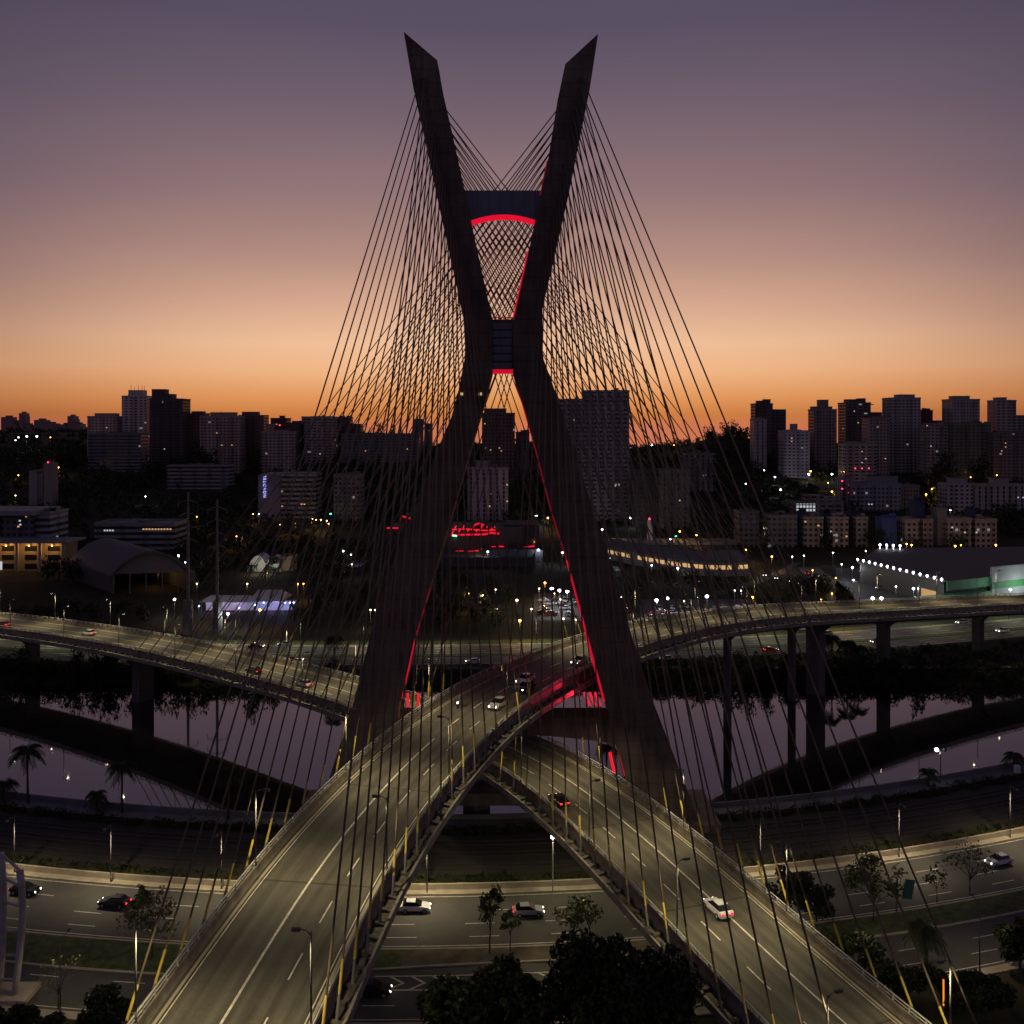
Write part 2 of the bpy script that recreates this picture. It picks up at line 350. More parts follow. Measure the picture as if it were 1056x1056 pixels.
nv=WM('MULTIPLY_ADD',nz.outputs['Fac'],0.16,0.92); m4=N(nt,'ShaderNodeMix',data_type='RGBA',blend_type='MULTIPLY'); m4.inputs[0].default_value=1; L(m2.outputs[2],m4.inputs[6]); L(nv,m4.inputs[7])
L(m4.outputs[2],bg.inputs['Color']); bg.inputs['Strength'].default_value=1.0

cd=bpy.data.cameras.new('camera'); cam=bpy.data.objects.new('camera',cd); COL.objects.link(cam)
cd.sensor_width=36; cd.lens=36*F/1056; cd.shift_y=-(528-HZ)/1056; cd.clip_start=0.5; cd.clip_end=30000
cam.location=(0,0,CAMZ); cam.rotation_euler=(R(90),0,0); scene.camera=cam
scene.view_settings.view_transform='Standard'; scene.view_settings.look='None'; scene.view_settings.gamma=1; scene.view_settings.exposure=0
scene.cycles.use_denoising=True
try: scene.cycles.denoiser='OPENIMAGEDENOISE'
except Exception: pass
scene.cycles.sample_clamp_indirect=2.0
scene.cycles.max_bounces=4; scene.cycles.diffuse_bounces=2; scene.cycles.glossy_bounces=3; scene.cycles.caustics_reflective=False; scene.cycles.caustics_refractive=False
scene.cycles.use_light_tree=True

# ------------------------------------------------------------------ terrain
def clampf(x,a,b): return max(a,min(b,x))
def sN(X): X=clampf(X,-150,150); return 0.067*X+0.0019*X*X          # the near bank and its expressway bend
def sF(X): X=clampf(X,-180,200); return 0.08*X+0.0008*X*X
def sstep(a,b,x): t=clampf((x-a)/(b-a),0,1); return t*t*(3-2*t)
def hills(X,Y):
    lf=sstep(0.22,0.36,-X/max(Y,1)); z=34*sstep(480,1080,Y)+20*sstep(1100,3000,Y)*lf-0.024*max(0,Y-1250)*(1-lf)-0.03*max(0,Y-3300)*lf
    k=sstep(560,1000,Y)
    z+=k*(5*math.sin(X/95+1.0)*math.cos(Y/140)+3*math.sin(X/41+Y/77))
    z+=29*math.exp(-(((X-222)/62)**2+((Y-980)/110)**2))
    z+=9*math.exp(-(((X+60)/110)**2+((Y-1000)/120)**2))
    return z
def height(X,Y):
    yr=Y-sN(X)
    if Y<300:
        bed=-6.0
        a=sstep(168,178,yr); b=1-sstep(261,271,Y)
        return bed*min(a,b)
    return hills(X,Y)
def gz(X,Y): return height(X,Y)
xs=sorted(set(list(np.linspace(-9000,-900,16))+list(np.linspace(-900,-260,20))+list(np.linspace(-260,260,88))+list(np.linspace(260,900,20))+list(np.linspace(900,9000,16))))
ys=sorted(set([-400,-200,-60]+list(np.arange(0,145,12))+list(np.arange(145,282,1.7))+list(np.arange(284,480,14))+list(np.linspace(480,1300,56))+list(np.linspace(1320,3400,30))+list(np.linspace(3500,14000,26))))
g=MB(); nx=len(xs)
for y in ys:
    for x in xs: g.v.append((x,y,height(x,y)))
for j in range(len(ys)-1):
    for i in range(nx-1): g.f.append((j*nx+i,j*nx+i+1,(j+1)*nx+i+1,(j+1)*nx+i)); g.mi.append(0)
m,nt_,b_=newmat('ground_soil'); L_=nt_.links.new
tc_=N(nt_,'ShaderNodeTexCoord'); n1=N(nt_,'ShaderNodeTexNoise'); n1.inputs['Scale'].default_value=0.06; n1.inputs['Detail'].default_value=9; n1.inputs['Roughness'].default_value=0.7
L_(tc_.outputs['Object'],n1.inputs['Vector']); rp=N(nt_,'ShaderNodeValToRGB'); L_(n1.outputs['Fac'],rp.inputs['Fac'])
rp.color_ramp.elements[0].position=0.35; rp.color_ramp.elements[0].color=(0.02,0.026,0.012,1); rp.color_ramp.elements[1].position=0.7; rp.color_ramp.elements[1].color=(0.065,0.055,0.038,1)
L_(rp.outputs['Color'],b_.inputs['Base Color']); b_.inputs['Roughness'].default_value=0.95; b_.inputs['Specular IOR Level'].default_value=0.1
struct(g.build('ground',m,smooth=True))

m,nt_,b_=newmat('river_water'); L_=nt_.links.new
nt_.nodes.remove(b_); out=nt_.nodes['Material Output']
gl=N(nt_,'ShaderNodeBsdfGlossy'); gl.inputs['Color'].default_value=(0.78,0.76,0.80,1); gl.inputs['Roughness'].default_value=0.035
df=N(nt_,'ShaderNodeBsdfDiffuse'); df.inputs['Color'].default_value=(0.014,0.013,0.014,1)
fr=N(nt_,'ShaderNodeFresnel'); fr.inputs['IOR'].default_value=1.9
mxs=N(nt_,'ShaderNodeMixShader'); ad=N(nt_,'ShaderNodeMath',operation='MULTIPLY_ADD',use_clamp=True); ad.inputs[1].default_value=1.0; ad.inputs[2].default_value=0.18
n2=N(nt_,'ShaderNodeTexNoise'); n2.inputs['Scale'].default_value=0.035; n2.inputs['Detail'].default_value=7; tcw=N(nt_,'ShaderNodeTexCoord'); mpw=N(nt_,'ShaderNodeMapping'); mpw.inputs['Scale'].default_value=(.5,1.6,1); L_(tcw.outputs['Object'],mpw.inputs[0]); L_(mpw.outputs[0],n2.inputs['Vector']); rw=N(nt_,'ShaderNodeMapRange'); rw.inputs['From Min'].default_value=.35; rw.inputs['From Max'].default_value=.68; rw.inputs['To Min'].default_value=.018; rw.inputs['To Max'].default_value=.05; L_(n2.outputs['Fac'],rw.inputs['Value']); L_(rw.outputs[0],gl.inputs['Roughness'])
L_(fr.outputs[0],ad.inputs[0]); L_(ad.outputs[0],mxs.inputs[0]); L_(df.outputs[0],mxs.inputs[1]); L_(gl.outputs[0],mxs.inputs[2]); L_(mxs.outputs[0],out.inputs['Surface'])
tc_=N(nt_,'ShaderNodeTexCoord'); mp=N(nt_,'ShaderNodeMapping'); mp.inputs['Scale'].default_value=(0.35,0.9,1); n1=N(nt_,'ShaderNodeTexNoise'); n1.inputs['Scale'].default_value=0.8; n1.inputs['Detail'].default_value=4
L_(tc_.outputs['Object'],mp.inputs[0]); L_(mp.outputs[0],n1.inputs['Vector']); bp=N(nt_,'ShaderNodeBump'); bp.inputs['Strength'].default_value=0.045; bp.inputs['Distance'].default_value=0.05
L_(n1.outputs['Fac'],bp.inputs['Height']); L_(bp.outputs[0],gl.inputs['Normal'])
wt=MB(); wt.add([(-900,100,-3),(900,100,-3),(900,290,-3),(-900,290,-3)],[(0,1,2,3)])
struct(wt.build('river_water',m))

# ------------------------------------------------------------------ ground strips that follow the bend
def ribbon(name, y0, y1, x0, x1, z, mat, warp=sN, step=5.0, uv=False, thick=None):
    mb=MB(); n=max(2,int((x1-x0)/step)+1)
    y0f=y0 if callable(y0) else (lambda X:y0); y1f=y1 if callable(y1) else (lambda X:y1)
    X=np.linspace(x0,x1,n)
    if thick is None:
        for x in X: mb.v += [(x,y0f(x)+warp(x),z),(x,y1f(x)+warp(x),z)]
        for i in range(n-1): mb.f.append((2*i,2*i+2,2*i+3,2*i+1)); mb.mi.append(0)
    else:
        for x in X:
            a=y0f(x)+warp(x); b=y1f(x)+warp(x); mb.v += [(x,a,z),(x,b,z),(x,b,z+thick),(x,a,z+thick)]
        for i in range(n-1):
            for k in range(4): mb.f.append((4*i+k,4*i+(k+1)%4,4*i+4+(k+1)%4,4*i+4+k)); mb.mi.append(0)
        mb.f += [(3,2,1,0),tuple(4*(n-1)+k for k in range(4))]; mb.mi += [0,0]
    return mb.build(name,mat)
def dashes(name, ylist, x0, x1, z, mat, warp=sN, ln=4.0, gap=7.0, wd=0.16, solid=()):
    mb=MB()
    for y in ylist:
        x=x0+random.uniform(0,4)
        while x<x1:
            a=[(x,y-wd/2+warp(x),z),(x+ln,y-wd/2+warp(x+ln),z),(x+ln,y+wd/2+warp(x+ln),z),(x,y+wd/2+warp(x),z)]
            mb.add(a,[(0,1,2,3)]); x+=ln+gap
    for y in solid:
        x=x0
        while x<x1:
            mb.add([(x,y-wd/2+warp(x),z),(x+5,y-wd/2+warp(x+5),z),(x+5,y+wd/2+warp(x+5),z),(x,y+wd/2+warp(x),z)],[(0,1,2,3)]); x+=5
    return struct(mb.build(name,mat))
medlo=lambda X: 123.2-3.4*sstep(0,-45,X)-1.5*sstep(20,60,X) if X<0 else 123.2-1.6*sstep(15,55,X)
struct(ribbon('road',126.4,141.2,-240,240,0.02,MT['asphalt']))
struct(ribbon('service_road',111.0,medlo,-240,240,0.02,MT['asphalt']))
struct(ribbon('local_road',96.0,109.6,-240,-18,0.02,MT['asphalt'])) if False else None
md=ribbon('median_verge',medlo,126.4,-240,-14,0.0,MT['grass'],thick=0.14); struct(md)
md=ribbon('median_earth',medlo,126.4,-14,34,0.0,MT['dirt'],thick=0.13); struct(md)
md=ribbon('median_grass',medlo,126.4,34,240,0.0,MT['grass'],thick=0.14); struct(md)
for nm,y0,y1 in (('median_kerb',126.4,126.75),('median_kerb',lambda X:medlo(X)-0.35,medlo)):
    struct(ribbon(nm,y0,y1,-240,240,0.0,MT['kerb'],thick=0.16))
struct(ribbon('road_kerb',109.6,111.0,-240,240,0.0,MT['kerb'],thick=0.15))
struct(ribbon('footpath',141.2,142.6,-240,240,0.0,MT['kerb'],thick=0.16))
dashes('road_markings',[129.6,133.0,136.6],-150,150,0.03,MT['paint'],solid=(127.4,140.7))
dashes('road_markings',[114.4,117.6],-150,150,0.03,MT['paint'],solid=(111.7,))
# chevron hatching between the carriageways
mb=MB()
for i in range(11):
    x=-13.5+i*2.6
    for sgn in (1,-1):
        yc=119.0; a=(x,yc+sN(x)); e=(x-1.6,yc+sgn*1.3+sN(x))
        mb.add([(a[0],a[1],0.032),(a[0]+0.45,a[1],0.032),(e[0]+0.45,e[1],0.032),(e[0],e[1],0.032)],[(0,1,2,3) if sgn<0 else (3,2,1,0)])
for y in (117.5,120.5):
    for k in range(9):
        x=-17+k*4; mb.add([(x,y-0.1+sN(x),0.036),(x+4,y-0.1+sN(x+4),0.036),(x+4,y+0.1+sN(x+4),0.036),(x,y+0.1+sN(x),0.036)],[(0,1,2,3)])
struct(mb.build('chevron_marking',MT['paint']))
o=ribbon('concrete_barrier',142.6,143.0,-240,240,0.0,MT['kerb'],thick=0.95); tag(o,'long pale concrete barrier between the near expressway and the dark railway','barrier')
# railway
struct(ribbon('railway_bed',147.5,161.5,-240,240,0.03,MT['ballast']))
for k,(y,lab) in enumerate(((150.0,'dark railway track running closest to the near expressway barrier'),(154.2,'second dark railway track counted from the near expressway'),(158.4,'dark railway track running closest to the river bank'))):
    t=thing('railway_track',lab,'railway track',group='railway tracks along the near bank')
    for dy in (-0.75,0.75): ribbon('rail',y+dy-0.06,y+dy+0.06,-200,200,0.06,MT['rail'],thick=0.16).parent=t
struct(ribbon('river_path',164.5,168.2,-240,240,0.03,MT['paving']))
o=ribbon('river_wall',168.2,168.6,-240,240,-0.2,MT['paving'],thick=1.0); tag(o,'low grey wall along the riverside path on the near bank','wall')
# far bank expressway
struct(ribbon('far_road',278.5,287.5,-420,420,0.02,MT['asphalt'],warp=sF))
struct(ribbon('far_road_upper',291.5,302.0,-420,420,0.02,MT['asphalt'],warp=sF))
struct(ribbon('far_verge',287.5,291.5,-420,420,0.0,MT['grass'],warp=sF,thick=0.14))
struct(ribbon('far_verge_upper',303.0,309.0,-420,420,0.0,MT['grass'],warp=sF,thick=0.14))
struct(ribbon('far_kerb',302.0,303.0,-420,420,0.0,MT['kerb'],warp=sF,thick=0.16))
dashes('far_road_markings',[281.6,284.6,295.0,298.5],-300,300,0.03,MT['paint'],warp=sF,wd=0.2,solid=(279.2,287.0,292.1,301.4))
o=ribbon('far_bank_wall',271.6,272.0,-420,420,-0.5,MT['paving'],warp=lambda X:0,thick=0.9); tag(o,'low dark embankment wall on the far river bank','wall')
struct(ribbon('far_bank_path',273.0,275.2,40,320,0.03,MT['paving'],warp=lambda X:0))
# ------------------------------------------------------------------ mast
MY=170.0; MP=MY/F
def mx(px): return (px-CX)*MP
def mz(py): return CAMZ-(py-HZ)*MP
def hd(z): return 2.6+(1-clampf(z/138,0,1))*2.4          # half depth of a leg
mast=thing('bridge_mast','dark concrete X shaped cable stayed bridge mast with red lit edges over the river','bridge mast',(0,MY,0))
def loft(secs):      # secs: (px_left, py_left, px_right, py_right)
    mb=MB(); 
    for a,b,c,d in secs:
        za,zb=mz(b),mz(d); ha,hb=hd(za),hd(zb)
        mb.v += [(mx(a),-ha,za),(mx(c),-hb,zb),(mx(c),hb,zb),(mx(a),ha,za)]
    for i in range(len(secs)-1):
        for k in range(4): mb.f.append((4*i+k,4*i+4+k,4*i+4+(k+1)%4,4*i+(k+1)%4)); mb.mi.append(0)
    n=4*(len(secs)-1); mb.f += [(0,1,2,3),(n+3,n+2,n+1,n)]; mb.mi += [0,0]
    # consistent outward normals
    return mb
def fixn(o):
    import bmesh
    bm=bmesh.new(); bm.from_mesh(o.data); bmesh.ops.recalc_face_normals(bm,faces=bm.faces); bm.to_mesh(o.data); bm.free(); return o
armL=[(418,39,452,68),(428,97,457,97),(442,160,468,145),(458,235,480,200),(467,275,493,262),(479,332,508,330),(480.5,360,508,360),(480,372,508,385)]
legL=[(480,372,508,385),(474,403,505,397),(467,430,499,420),(452,465,485,467),(432,517,465,537),(405,585,445,603),(385,653,430,653),(369,717,416,717),(345,792,398,792),(330,838,384,838)]
armR=[(582,72,615.5,41),(574,110,607,97),(565,167,599,137),(558,200,585,207),(545,262,570,273),(530,330,559,320),(529,360,558.5,360),(529,385,560,372)]
legR=[(529,385,560,372),(532,397,569,397),(540,420,582,437),(552,462,592,467),(568,525,608,519),(584,575,628,576),(605,653,649,653),(622,717,670,717),(642,792,699,792),(654,848,720,848)]
for nm,secs in (('arm',armL),('arm',armR),('leg',legL),('leg',legR)):
    fixn(loft(secs).build(nm,MT['mast'],mast))
# crossbeams
mb=MB(); n=14; y0,y1=-2.2,2.2
top=[]; bot=[]
for i in range(n+1):
    t=i/n; px=478+t*(560-478); top.append((mx(px),mz(199.5)))
    pb=484+t*(555-484); bot.append((mx(pb),mz(224.0+7.0*(2*t-1)**2-0.0)))
for i in range(n):
    a,b_,c,d=top[i],top[i+1],bot[i+1],bot[i]
    mb.hexa([(d[0],y0,d[1]),(c[0],y0,c[1]),(c[0],y1,c[1]),(d[0],y1,d[1]),(a[0],y0,a[1]),(b_[0],y0,b_[1]),(b_[0],y1,b_[1]),(a[0],y1,a[1])])
fixn(mb.build('crossbeam',MT['beam'],mast))
mb=MB(); mb.box(mx(505),mx(533),-2.5,2.5,mz(382),mz(331)); mb.build('crossbeam',MT['mast'],mast)
mb=MB()
for k in range(6): mb.box(mx(508.5),mx(528.5),-2.72,-2.5,mz(381-8*k),mz(375-8*k))
mb.build('waist_panel',MT['beam'],mast)
mb=MB(); mb.box(mx(380),mx(658),-3,3,mz(752),mz(735)); 
for i in range(12):   # haunched soffit
    t0,t1=i/12,(i+1)/12; f=lambda t: 752+13*(2*t-1)**2
    xa,xb=mx(384+t0*266),mx(384+t1*266)
    mb.hexa([(xa,-2.9,mz(f(t0))),(xb,-2.9,mz(f(t1))),(xb,2.9,mz(f(t1))),(xa,2.9,mz(f(t0))),(xa,-2.9,mz(751)),(xb,-2.9,mz(751)),(xb,2.9,mz(751)),(xa,2.9,mz(751))])
mb.build('lower_crossbeam',MT['mast'],mast)
mb=MB(); mb.box(mx(352),mx(690),-3,3,mz(824),mz(812)); mb.build('lower_crossbeam',MT['mast'],mast)
for px in (357,687):
    mb=MB(); mb.box(mx(px)-8,mx(px)+8,-8,8,-2,1.4); mb.build('footing',MT['mast'],mast)
# added glowing strips, standing in for the red floodlight wash on the inner edges
def strip(pts, wd, mat, nm='red_light_strip', yf=None):
    mb=MB(); fr=[]
    P=[Vector((mx(a),0,mz(b))) for a,b in pts]
    for p in P: p.y = -hd(p.z)+0.5 if yf is None else yf
    for i in range(len(P)-1):
        d=(P[i+1]-P[i]).normalized(); l=Vector((d.z,0,-d.x))
        a,b=P[i],P[i+1]; q=wd/2
        mb.hexa([a-l*q-Vector((0,.25,0)),a+l*q-Vector((0,.25,0)),a+l*q+Vector((0,.25,0)),a-l*q+Vector((0,.25,0)),b-l*q-Vector((0,.25,0)),b+l*q-Vector((0,.25,0)),b+l*q+Vector((0,.25,0)),b-l*q+Vector((0,.25,0))])
    return fixn(mb.build(nm,mat,mast))
arch=[(484+71*t,226.5+7.0*(2*t-1)**2) for t in [i/14 for i in range(15)]]
strip(arch,0.85,MT['redarch'],yf=-1.9)
strip([(508.5,384),(529,384)],0.75,MT['red'],yf=-2.3)
strip([(544.5,262),(529.5,329)],0.3,MT['red'])
strip([(564,170),(557,205)],0.3,MT['reddim'])
strip([(508,329),(530,329)],0.15,MT['reddim'],yf=-2.2)
strip([(529,386),(539.5,420),(551.5,462)],0.22,MT['reddim'])
strip([(551.5,462),(567.5,525),(583.5,575)],0.22,MT['reddim'])
strip([(583.5,575),(604,653)],0.34,MT['red'])
strip([(604,653),(621.5,716)],0.6,MT['red'])
strip([(445.5,603),(430.5,653)],0.2,MT['reddim'])
strip([(430.5,653),(417,713)],0.25,MT['red'])
strip([(636,760),(643,790)],0.8,MT['red'])
for px in (477,496,548,562):
    mb=MB(); mb.box(mx(px)-0.28,mx(px)+0.28,-hd(mz(407))-0.25,-hd(mz(407))+0.1,mz(407)-0.22,mz(407)+0.22)
    mb.build('wall_lamp',MT['winwarm'] if px<500 else MT['darksteel'],mast)
for i,(px,py,tl) in enumerate(((420.5,722,0),(426,722,0),(431.5,722,0),(605.5,721,3),(611,721,3),(616.5,721,3))):
    t=thing('red_floodlight','tall red glowing floodlight bar, %s of three beside the %s mast leg at deck level'%(('left','middle','right')[i%3],'left' if i<3 else 'right'),'floodlight',group='red floodlight bars at the mast legs')
    p0=at(px-tl,py-7,166.6); p1=at(px+tl,py+7,166.6)
    mb=MB(); mb.tube(p0,p1,0.2); mb.build('glow_tube',MT['redbar'],t)
    mb=MB(); mb.tube(p0+Vector((0,.25,.1)),p1+Vector((0,.25,-.1)),0.08); mb.tube(p1+Vector((0,.25,-.1)),Vector((p1.x,167.2,mz(736))),0.12); mb.build('housing',MT['darksteel'],t)
t=thing('red_floodlight','slanted red floodlight bar low on the inside of the right mast leg','floodlight',group='red floodlight bars at the mast legs')
p0=at(629,776,166.4); p1=at(633.5,797,166.4); mb=MB(); mb.tube(p0,p1,0.26); mb.build('glow_tube',MT['redbar'],t); mb=MB(); mb.tube(p0+Vector((0.3,.5,.2)),p1+Vector((0.3,.5,-.2)),0.3); mb.tube(p1+Vector((.3,.5,0)),Vector((p1.x+.3,167,mz(813))),.12); mb.build('housing',MT['darksteel'],t)
def light(name, typ, loc, power, col, parent=None, size=0.15, spot=150, blend=0.6, rot=None):
    ld=bpy.data.lights.new(name,typ); ld.energy=power; ld.color=col
    if typ in('POINT','SPOT'): ld.shadow_soft_size=size
    if typ=='SPOT': ld.spot_size=R(spot); ld.spot_blend=blend
    o=bpy.data.objects.new(name,ld); COL.objects.link(o); o.location=loc
    if rot: o.rotation_euler=rot
    if parent: o.parent=parent
    return o
RED=(1,0.02,0.08)
light('red_glow','SPOT',(mx(614),-5.6,22.0),5000,RED,mast,0.3,62,0.7,Vector((-9,-3.2,1.6)).to_track_quat('-Z','Y').to_euler())
for a_,b_,pw in ((607,668,160),(597,632,110),(585,588,70),(571,540,50),(557,486,40),(544,438,30),(536,300,45),(541,275,40),(558,200,25)):
    light('red_glow','POINT',(mx(a_)-.9,0.5,mz(b_)),pw,RED,mast,0.25)
for a_,b_,pw in ((423,690,110),(432,655,60),(443,618,30)):
    light('red_glow','POINT',(mx(a_)+.9,0.5,mz(b_)),pw,RED,mast,0.25)
light('red_glow','SPOT',(mx(640),-6.5,mz(778)),160,RED,mast,0.3,80,0.6,(R(8),R(80),0))
light('red_glow','POINT',(mx(519),0.5,mz(236)),60,RED,mast,0.4)

# ------------------------------------------------------------------ decks
def spline(pts, step=2.0):
    P=[Vector(p) for p in pts]; out=[]
    for i in range(len(P)-1):
        p0=P[max(i-1,0)]; p1=P[i]; p2=P[i+1]; p3=P[min(i+2,len(P)-1)]
        if i==0: p0=p1*2-p2
        if i==len(P)-2: p3=p2*2-p1
        t0=0; t1=(p1-p0).length**0.5; t2=t1+(p2-p1).length**0.5; t3=t2+(p3-p2).length**0.5
        for k in range(24):
            t=t1+(t2-t1)*k/24
            A1=p0*((t1-t)/(t1-t0))+p1*((t-t0)/(t1-t0)); A2=p1*((t2-t)/(t2-t1))+p2*((t-t1)/(t2-t1)); A3=p2*((t3-t)/(t3-t2))+p3*((t-t2)/(t3-t2))
            B1=A1*((t2-t)/(t2-t0))+A2*((t-t0)/(t2-t0)); B2=A2*((t3-t)/(t3-t1))+A3*((t-t1)/(t3-t1))
            out.append(B1*((t2-t)/(t2-t1))+B2*((t-t1)/(t2-t1)))
    out.append(P[-1])
    # uniform arc length resample + light smoothing
    d=[0]
    for a,b in zip(out,out[1:]): d.append(d[-1]+(b-a).length)
    n=int(d[-1]/step); res=[]
    arr=np.array([tuple(p) for p in out]); dd=np.array(d)
    tt=np.linspace(0,d[-1],n+1)
    res=np.stack([np.interp(tt,dd,arr[:,k]) for k in range(3)],1)
    for _ in range(60):
        res[1:-1]=0.25*res[:-2]+0.5*res[1:-1]+0.25*res[2:]
    return [Vector(p) for p in res], d[-1]/n
class Deck:
    def __init__(s, pix):
        pts=[]
        for px,py,z in pix: pts.append(ground(px,py,z))
        # carry on behind the camera foot
        d=(pts[0]-pts[1]); d.z=0
        if d.length<1: d=Vector((0,-1,0))
        d.normalize(); pts=[pts[0]+d*50+Vector((0,0,-1.5))]+pts
        s.c,s.step=spline(pts); s.fr=[]
        for i,p in enumerate(s.c):
            t=s.c[min(i+1,len(s.c)-1)]-s.c[max(i-1,0)]; t.normalize()
            l=Vector((t.y,-t.x,0)).normalized(); s.fr.append((p,l,Vector((0,0,1)),t))
        s.s0=min(range(len(s.c)),key=lambda i:abs(s.c[i].y-MY))*s.step
        s.length=s.step*(len(s.c)-1)
    def at(s, d):       # frame at arc length d measured from the mast (negative = towards the camera)
        x=clampf((d+s.s0)/s.step,0,len(s.c)-1.001); i=int(x); f=x-i
        a,b=s.fr[i],s.fr[i+1]
        return a[0].lerp(b[0],f),a[1].lerp(b[1],f).normalized(),a[3].lerp(b[3],f).normalized()
    def frames(s, d0=None, d1=None):
        return [(p,l,u) for i,(p,l,u,t) in enumerate(s.fr) if (d0 is None or i*s.step-s.s0>=d0-1e-6) and (d1 is None or i*s.step-s.s0<=d1+1e-6)]
A=Deck([(240,1056,20),(330,903,21),(421,792,22.3),(500,724,23.4),(560,693,24),(620,669,24),(700,647,23),(800,634,20),(900,629,17),(1056,621,14),(1200,618,12),(1420,614,10)])
B=Deck([(856,1056,10.5),(757,961,12),(664,872,12),(582,806,12),(520,769,12),(440,744,12),(360,716,12),(270,692,12),(150,665,11.5),(0,643,10.5),(-150,631,9.5),(-380,618,8)])
HW=7.1
girder_prof=[(-8.62,-0.75),(-8.62,-0.5),(-8.9,-0.5),(-8.9,-1.4),(-5.2,-2.7),(5.2,-2.7),(8.9,-1.4),(8.9,-0.5),(8.62,-0.5),(8.62,-0.75),(7.35,-0.75),(7.3,-0.02),(-7.3,-0.02),(-7.35,-0.75)]
par_prof=[(-0.3,-0.05),(0.26,-0.05),(0.12,0.3),(0.08,0.95),(-0.14,0.95),(-0.18,0.3)]
def build_deck(D, nm, lab, lanes, piers):
    t=thing(nm,lab,'bridge deck')
    fixn(MB().sweep(D.frames(),girder_prof).build('girder',MT['deck'],t))
    fr=D.frames(); mb=MB()
    for p,l,u in fr: mb.v += [p-l*6.75+u*0.012,p+l*6.75+u*0.012]
    for i in range(len(fr)-1): mb.f.append((2*i,2*i+1,2*i+3,2*i+2)); mb.mi.append(0)
    nroad=len(mb.v); mb.cur=1
    for off,solid,wd in lanes:
        d=-D.s0+2
        while d<D.length-D.s0-8:
            ln=2.0 if solid(d) else 4.0
            p,l,_=D.at(d); q,k,_=D.at(d+ln)
            z=Vector((0,0,0.03))
            mb.add([p+l*(off-wd)+z,p+l*(off+wd)+z,q+k*(off+wd)+z,q+k*(off-wd)+z],[(0,1,2,3)])
            d+= 2.0 if solid(d) else 9.0
    ro=mb.build('road_surface',[MT['deckroad'],MT['paint']],t); uv=ro.data.uv_layers.new(name='UVMap')
    for poly in ro.data.polygons:
        for li in poly.loop_indices:
            vi=ro.data.loops[li].vertex_index
            if vi>=nroad: continue
            uv.data[li].uv=((-6.75 if vi%2==0 else 6.75),vi//2*D.step)
    for sg in (-1,1):   # worn kerb strips
        mb=MB(); mb.sweep(D.frames(),[(sg*6.25-0.14,0.005),(sg*6.25+0.14,0.005),(sg*6.25+0.14,0.06),(sg*6.25-0.14,0.06)])
        fixn(mb.build('kerb',MT['kerb'],t))
    for sg in (-1,1):
        fixn(MB().sweep([(p+l*(sg*HW),l*sg,u) for p,l,u in D.frames()],par_prof).build('parapet',MT['parapet'],t))
        mb=MB(); d=-D.s0+1
        while d<D.length-D.s0-1:
            p,l,_=D.at(d); b=p+l*(sg*HW)
            mb.tube(b+Vector((0,0,.93)),b+l*(sg*0.10)+Vector((0,0,1.5)),0.1,n=5); d+=2.1
        rl=D.frames()
        mb.path([p+l*(sg*(HW+.1))+u*1.5 for p,l,u in rl],0.085,6); mb.path([p+l*(sg*(HW+.05))+u*1.2 for p,l,u in rl],0.06,5)
        mb.build('railing',MT['steel'],t)
        mb=MB(); vs=[]; d=-D.s0+2      # stepped anchor ledge in one piece
        rows=[]
        while d<D.length-D.s0-2:
            for dd,hgt in ((0,.02),(1.9,.02),(1.95,.4),(2.45,.4)): rows.append((d+dd,hgt))
            d+=2.5
        for dd,hgt in rows:
            p,l,tt=D.at(min(dd,D.length-D.s0-1)); z=p.z-.752
            for a_,z_ in ((7.36,0),(8.58,0),(8.58,hgt*.4),(7.36,hgt)): q=p+l*(sg*a_); mb.v.append((q.x,q.y,z+z_+.004))
        for i in range(len(rows)-1):
            for k in range(4): mb.f.append((4*i+k,4*i+(k+1)%4,4*i+4+(k+1)%4,4*i+4+k)); mb.mi.append(0)
        fixn(mb.build('anchor_ledge',MT['ledge'],t))
    for d,hw in piers:
        p,l,tt=D.at(d); zb=gz(p.x,p.y)-1; mb=MB()
        c=Vector((p.x,p.y,0)); zt=p.z-2.65
        def ring(a,b,z): return [c-l*a-tt*b+Vector((0,0,z)),c+l*a-tt*b+Vector((0,0,z)),c+l*a+tt*b+Vector((0,0,z)),c-l*a+tt*b+Vector((0,0,z))]
        mb.hexa(ring(hw,hw*.7,zb)+ring(hw,hw*.7,zt-2.0)); mb.hexa(ring(hw*1.01,hw*.71,zt-2.0)+ring(min(5.0,hw+2.2),hw*.72,zt))
        fixn(mb.build('pier',MT['pier'],t))
    return t
def sdist(D, px, Ymin=0):     # arc distance where the deck centre shows at photo column px (beyond the mast)
    best=None
    for i,p in enumerate(D.c):
        d=i*D.step-D.s0
        if d<20: continue
        e=abs(CX+F*p.x/p.y-px)
        if best is None or e<best[0]: best=(e,d)
    return best[1]
build_deck(A,'upper_bridge_deck','upper curved concrete road deck climbing from lower left and sweeping away to the right','' or [(-5.85,lambda d:True,.06),(5.85,lambda d:True,.06),(-0.9,lambda d:d<-38,.12),(2.6,lambda d:False,.08)],
    [(sdist(A,x),h) for x,h in ((750,.8),(816,.85),(842,2.0),(912,1.5),(1010,1.4),(1130,1.5))]+[(-125,2.0)])
build_deck(B,'lower_bridge_deck','lower curved concrete road deck passing under the other one towards the left river bank','' or [(-5.85,lambda d:True,.06),(5.85,lambda d:True,.06),(1.2,lambda d:True,.10),(-2.4,lambda d:False,.08)],
    [(sdist(B,x),h) for x,h in ((147,2.2),(32,1.6),(-90,1.6))]+[(6,2.0),(-120,2.0)])

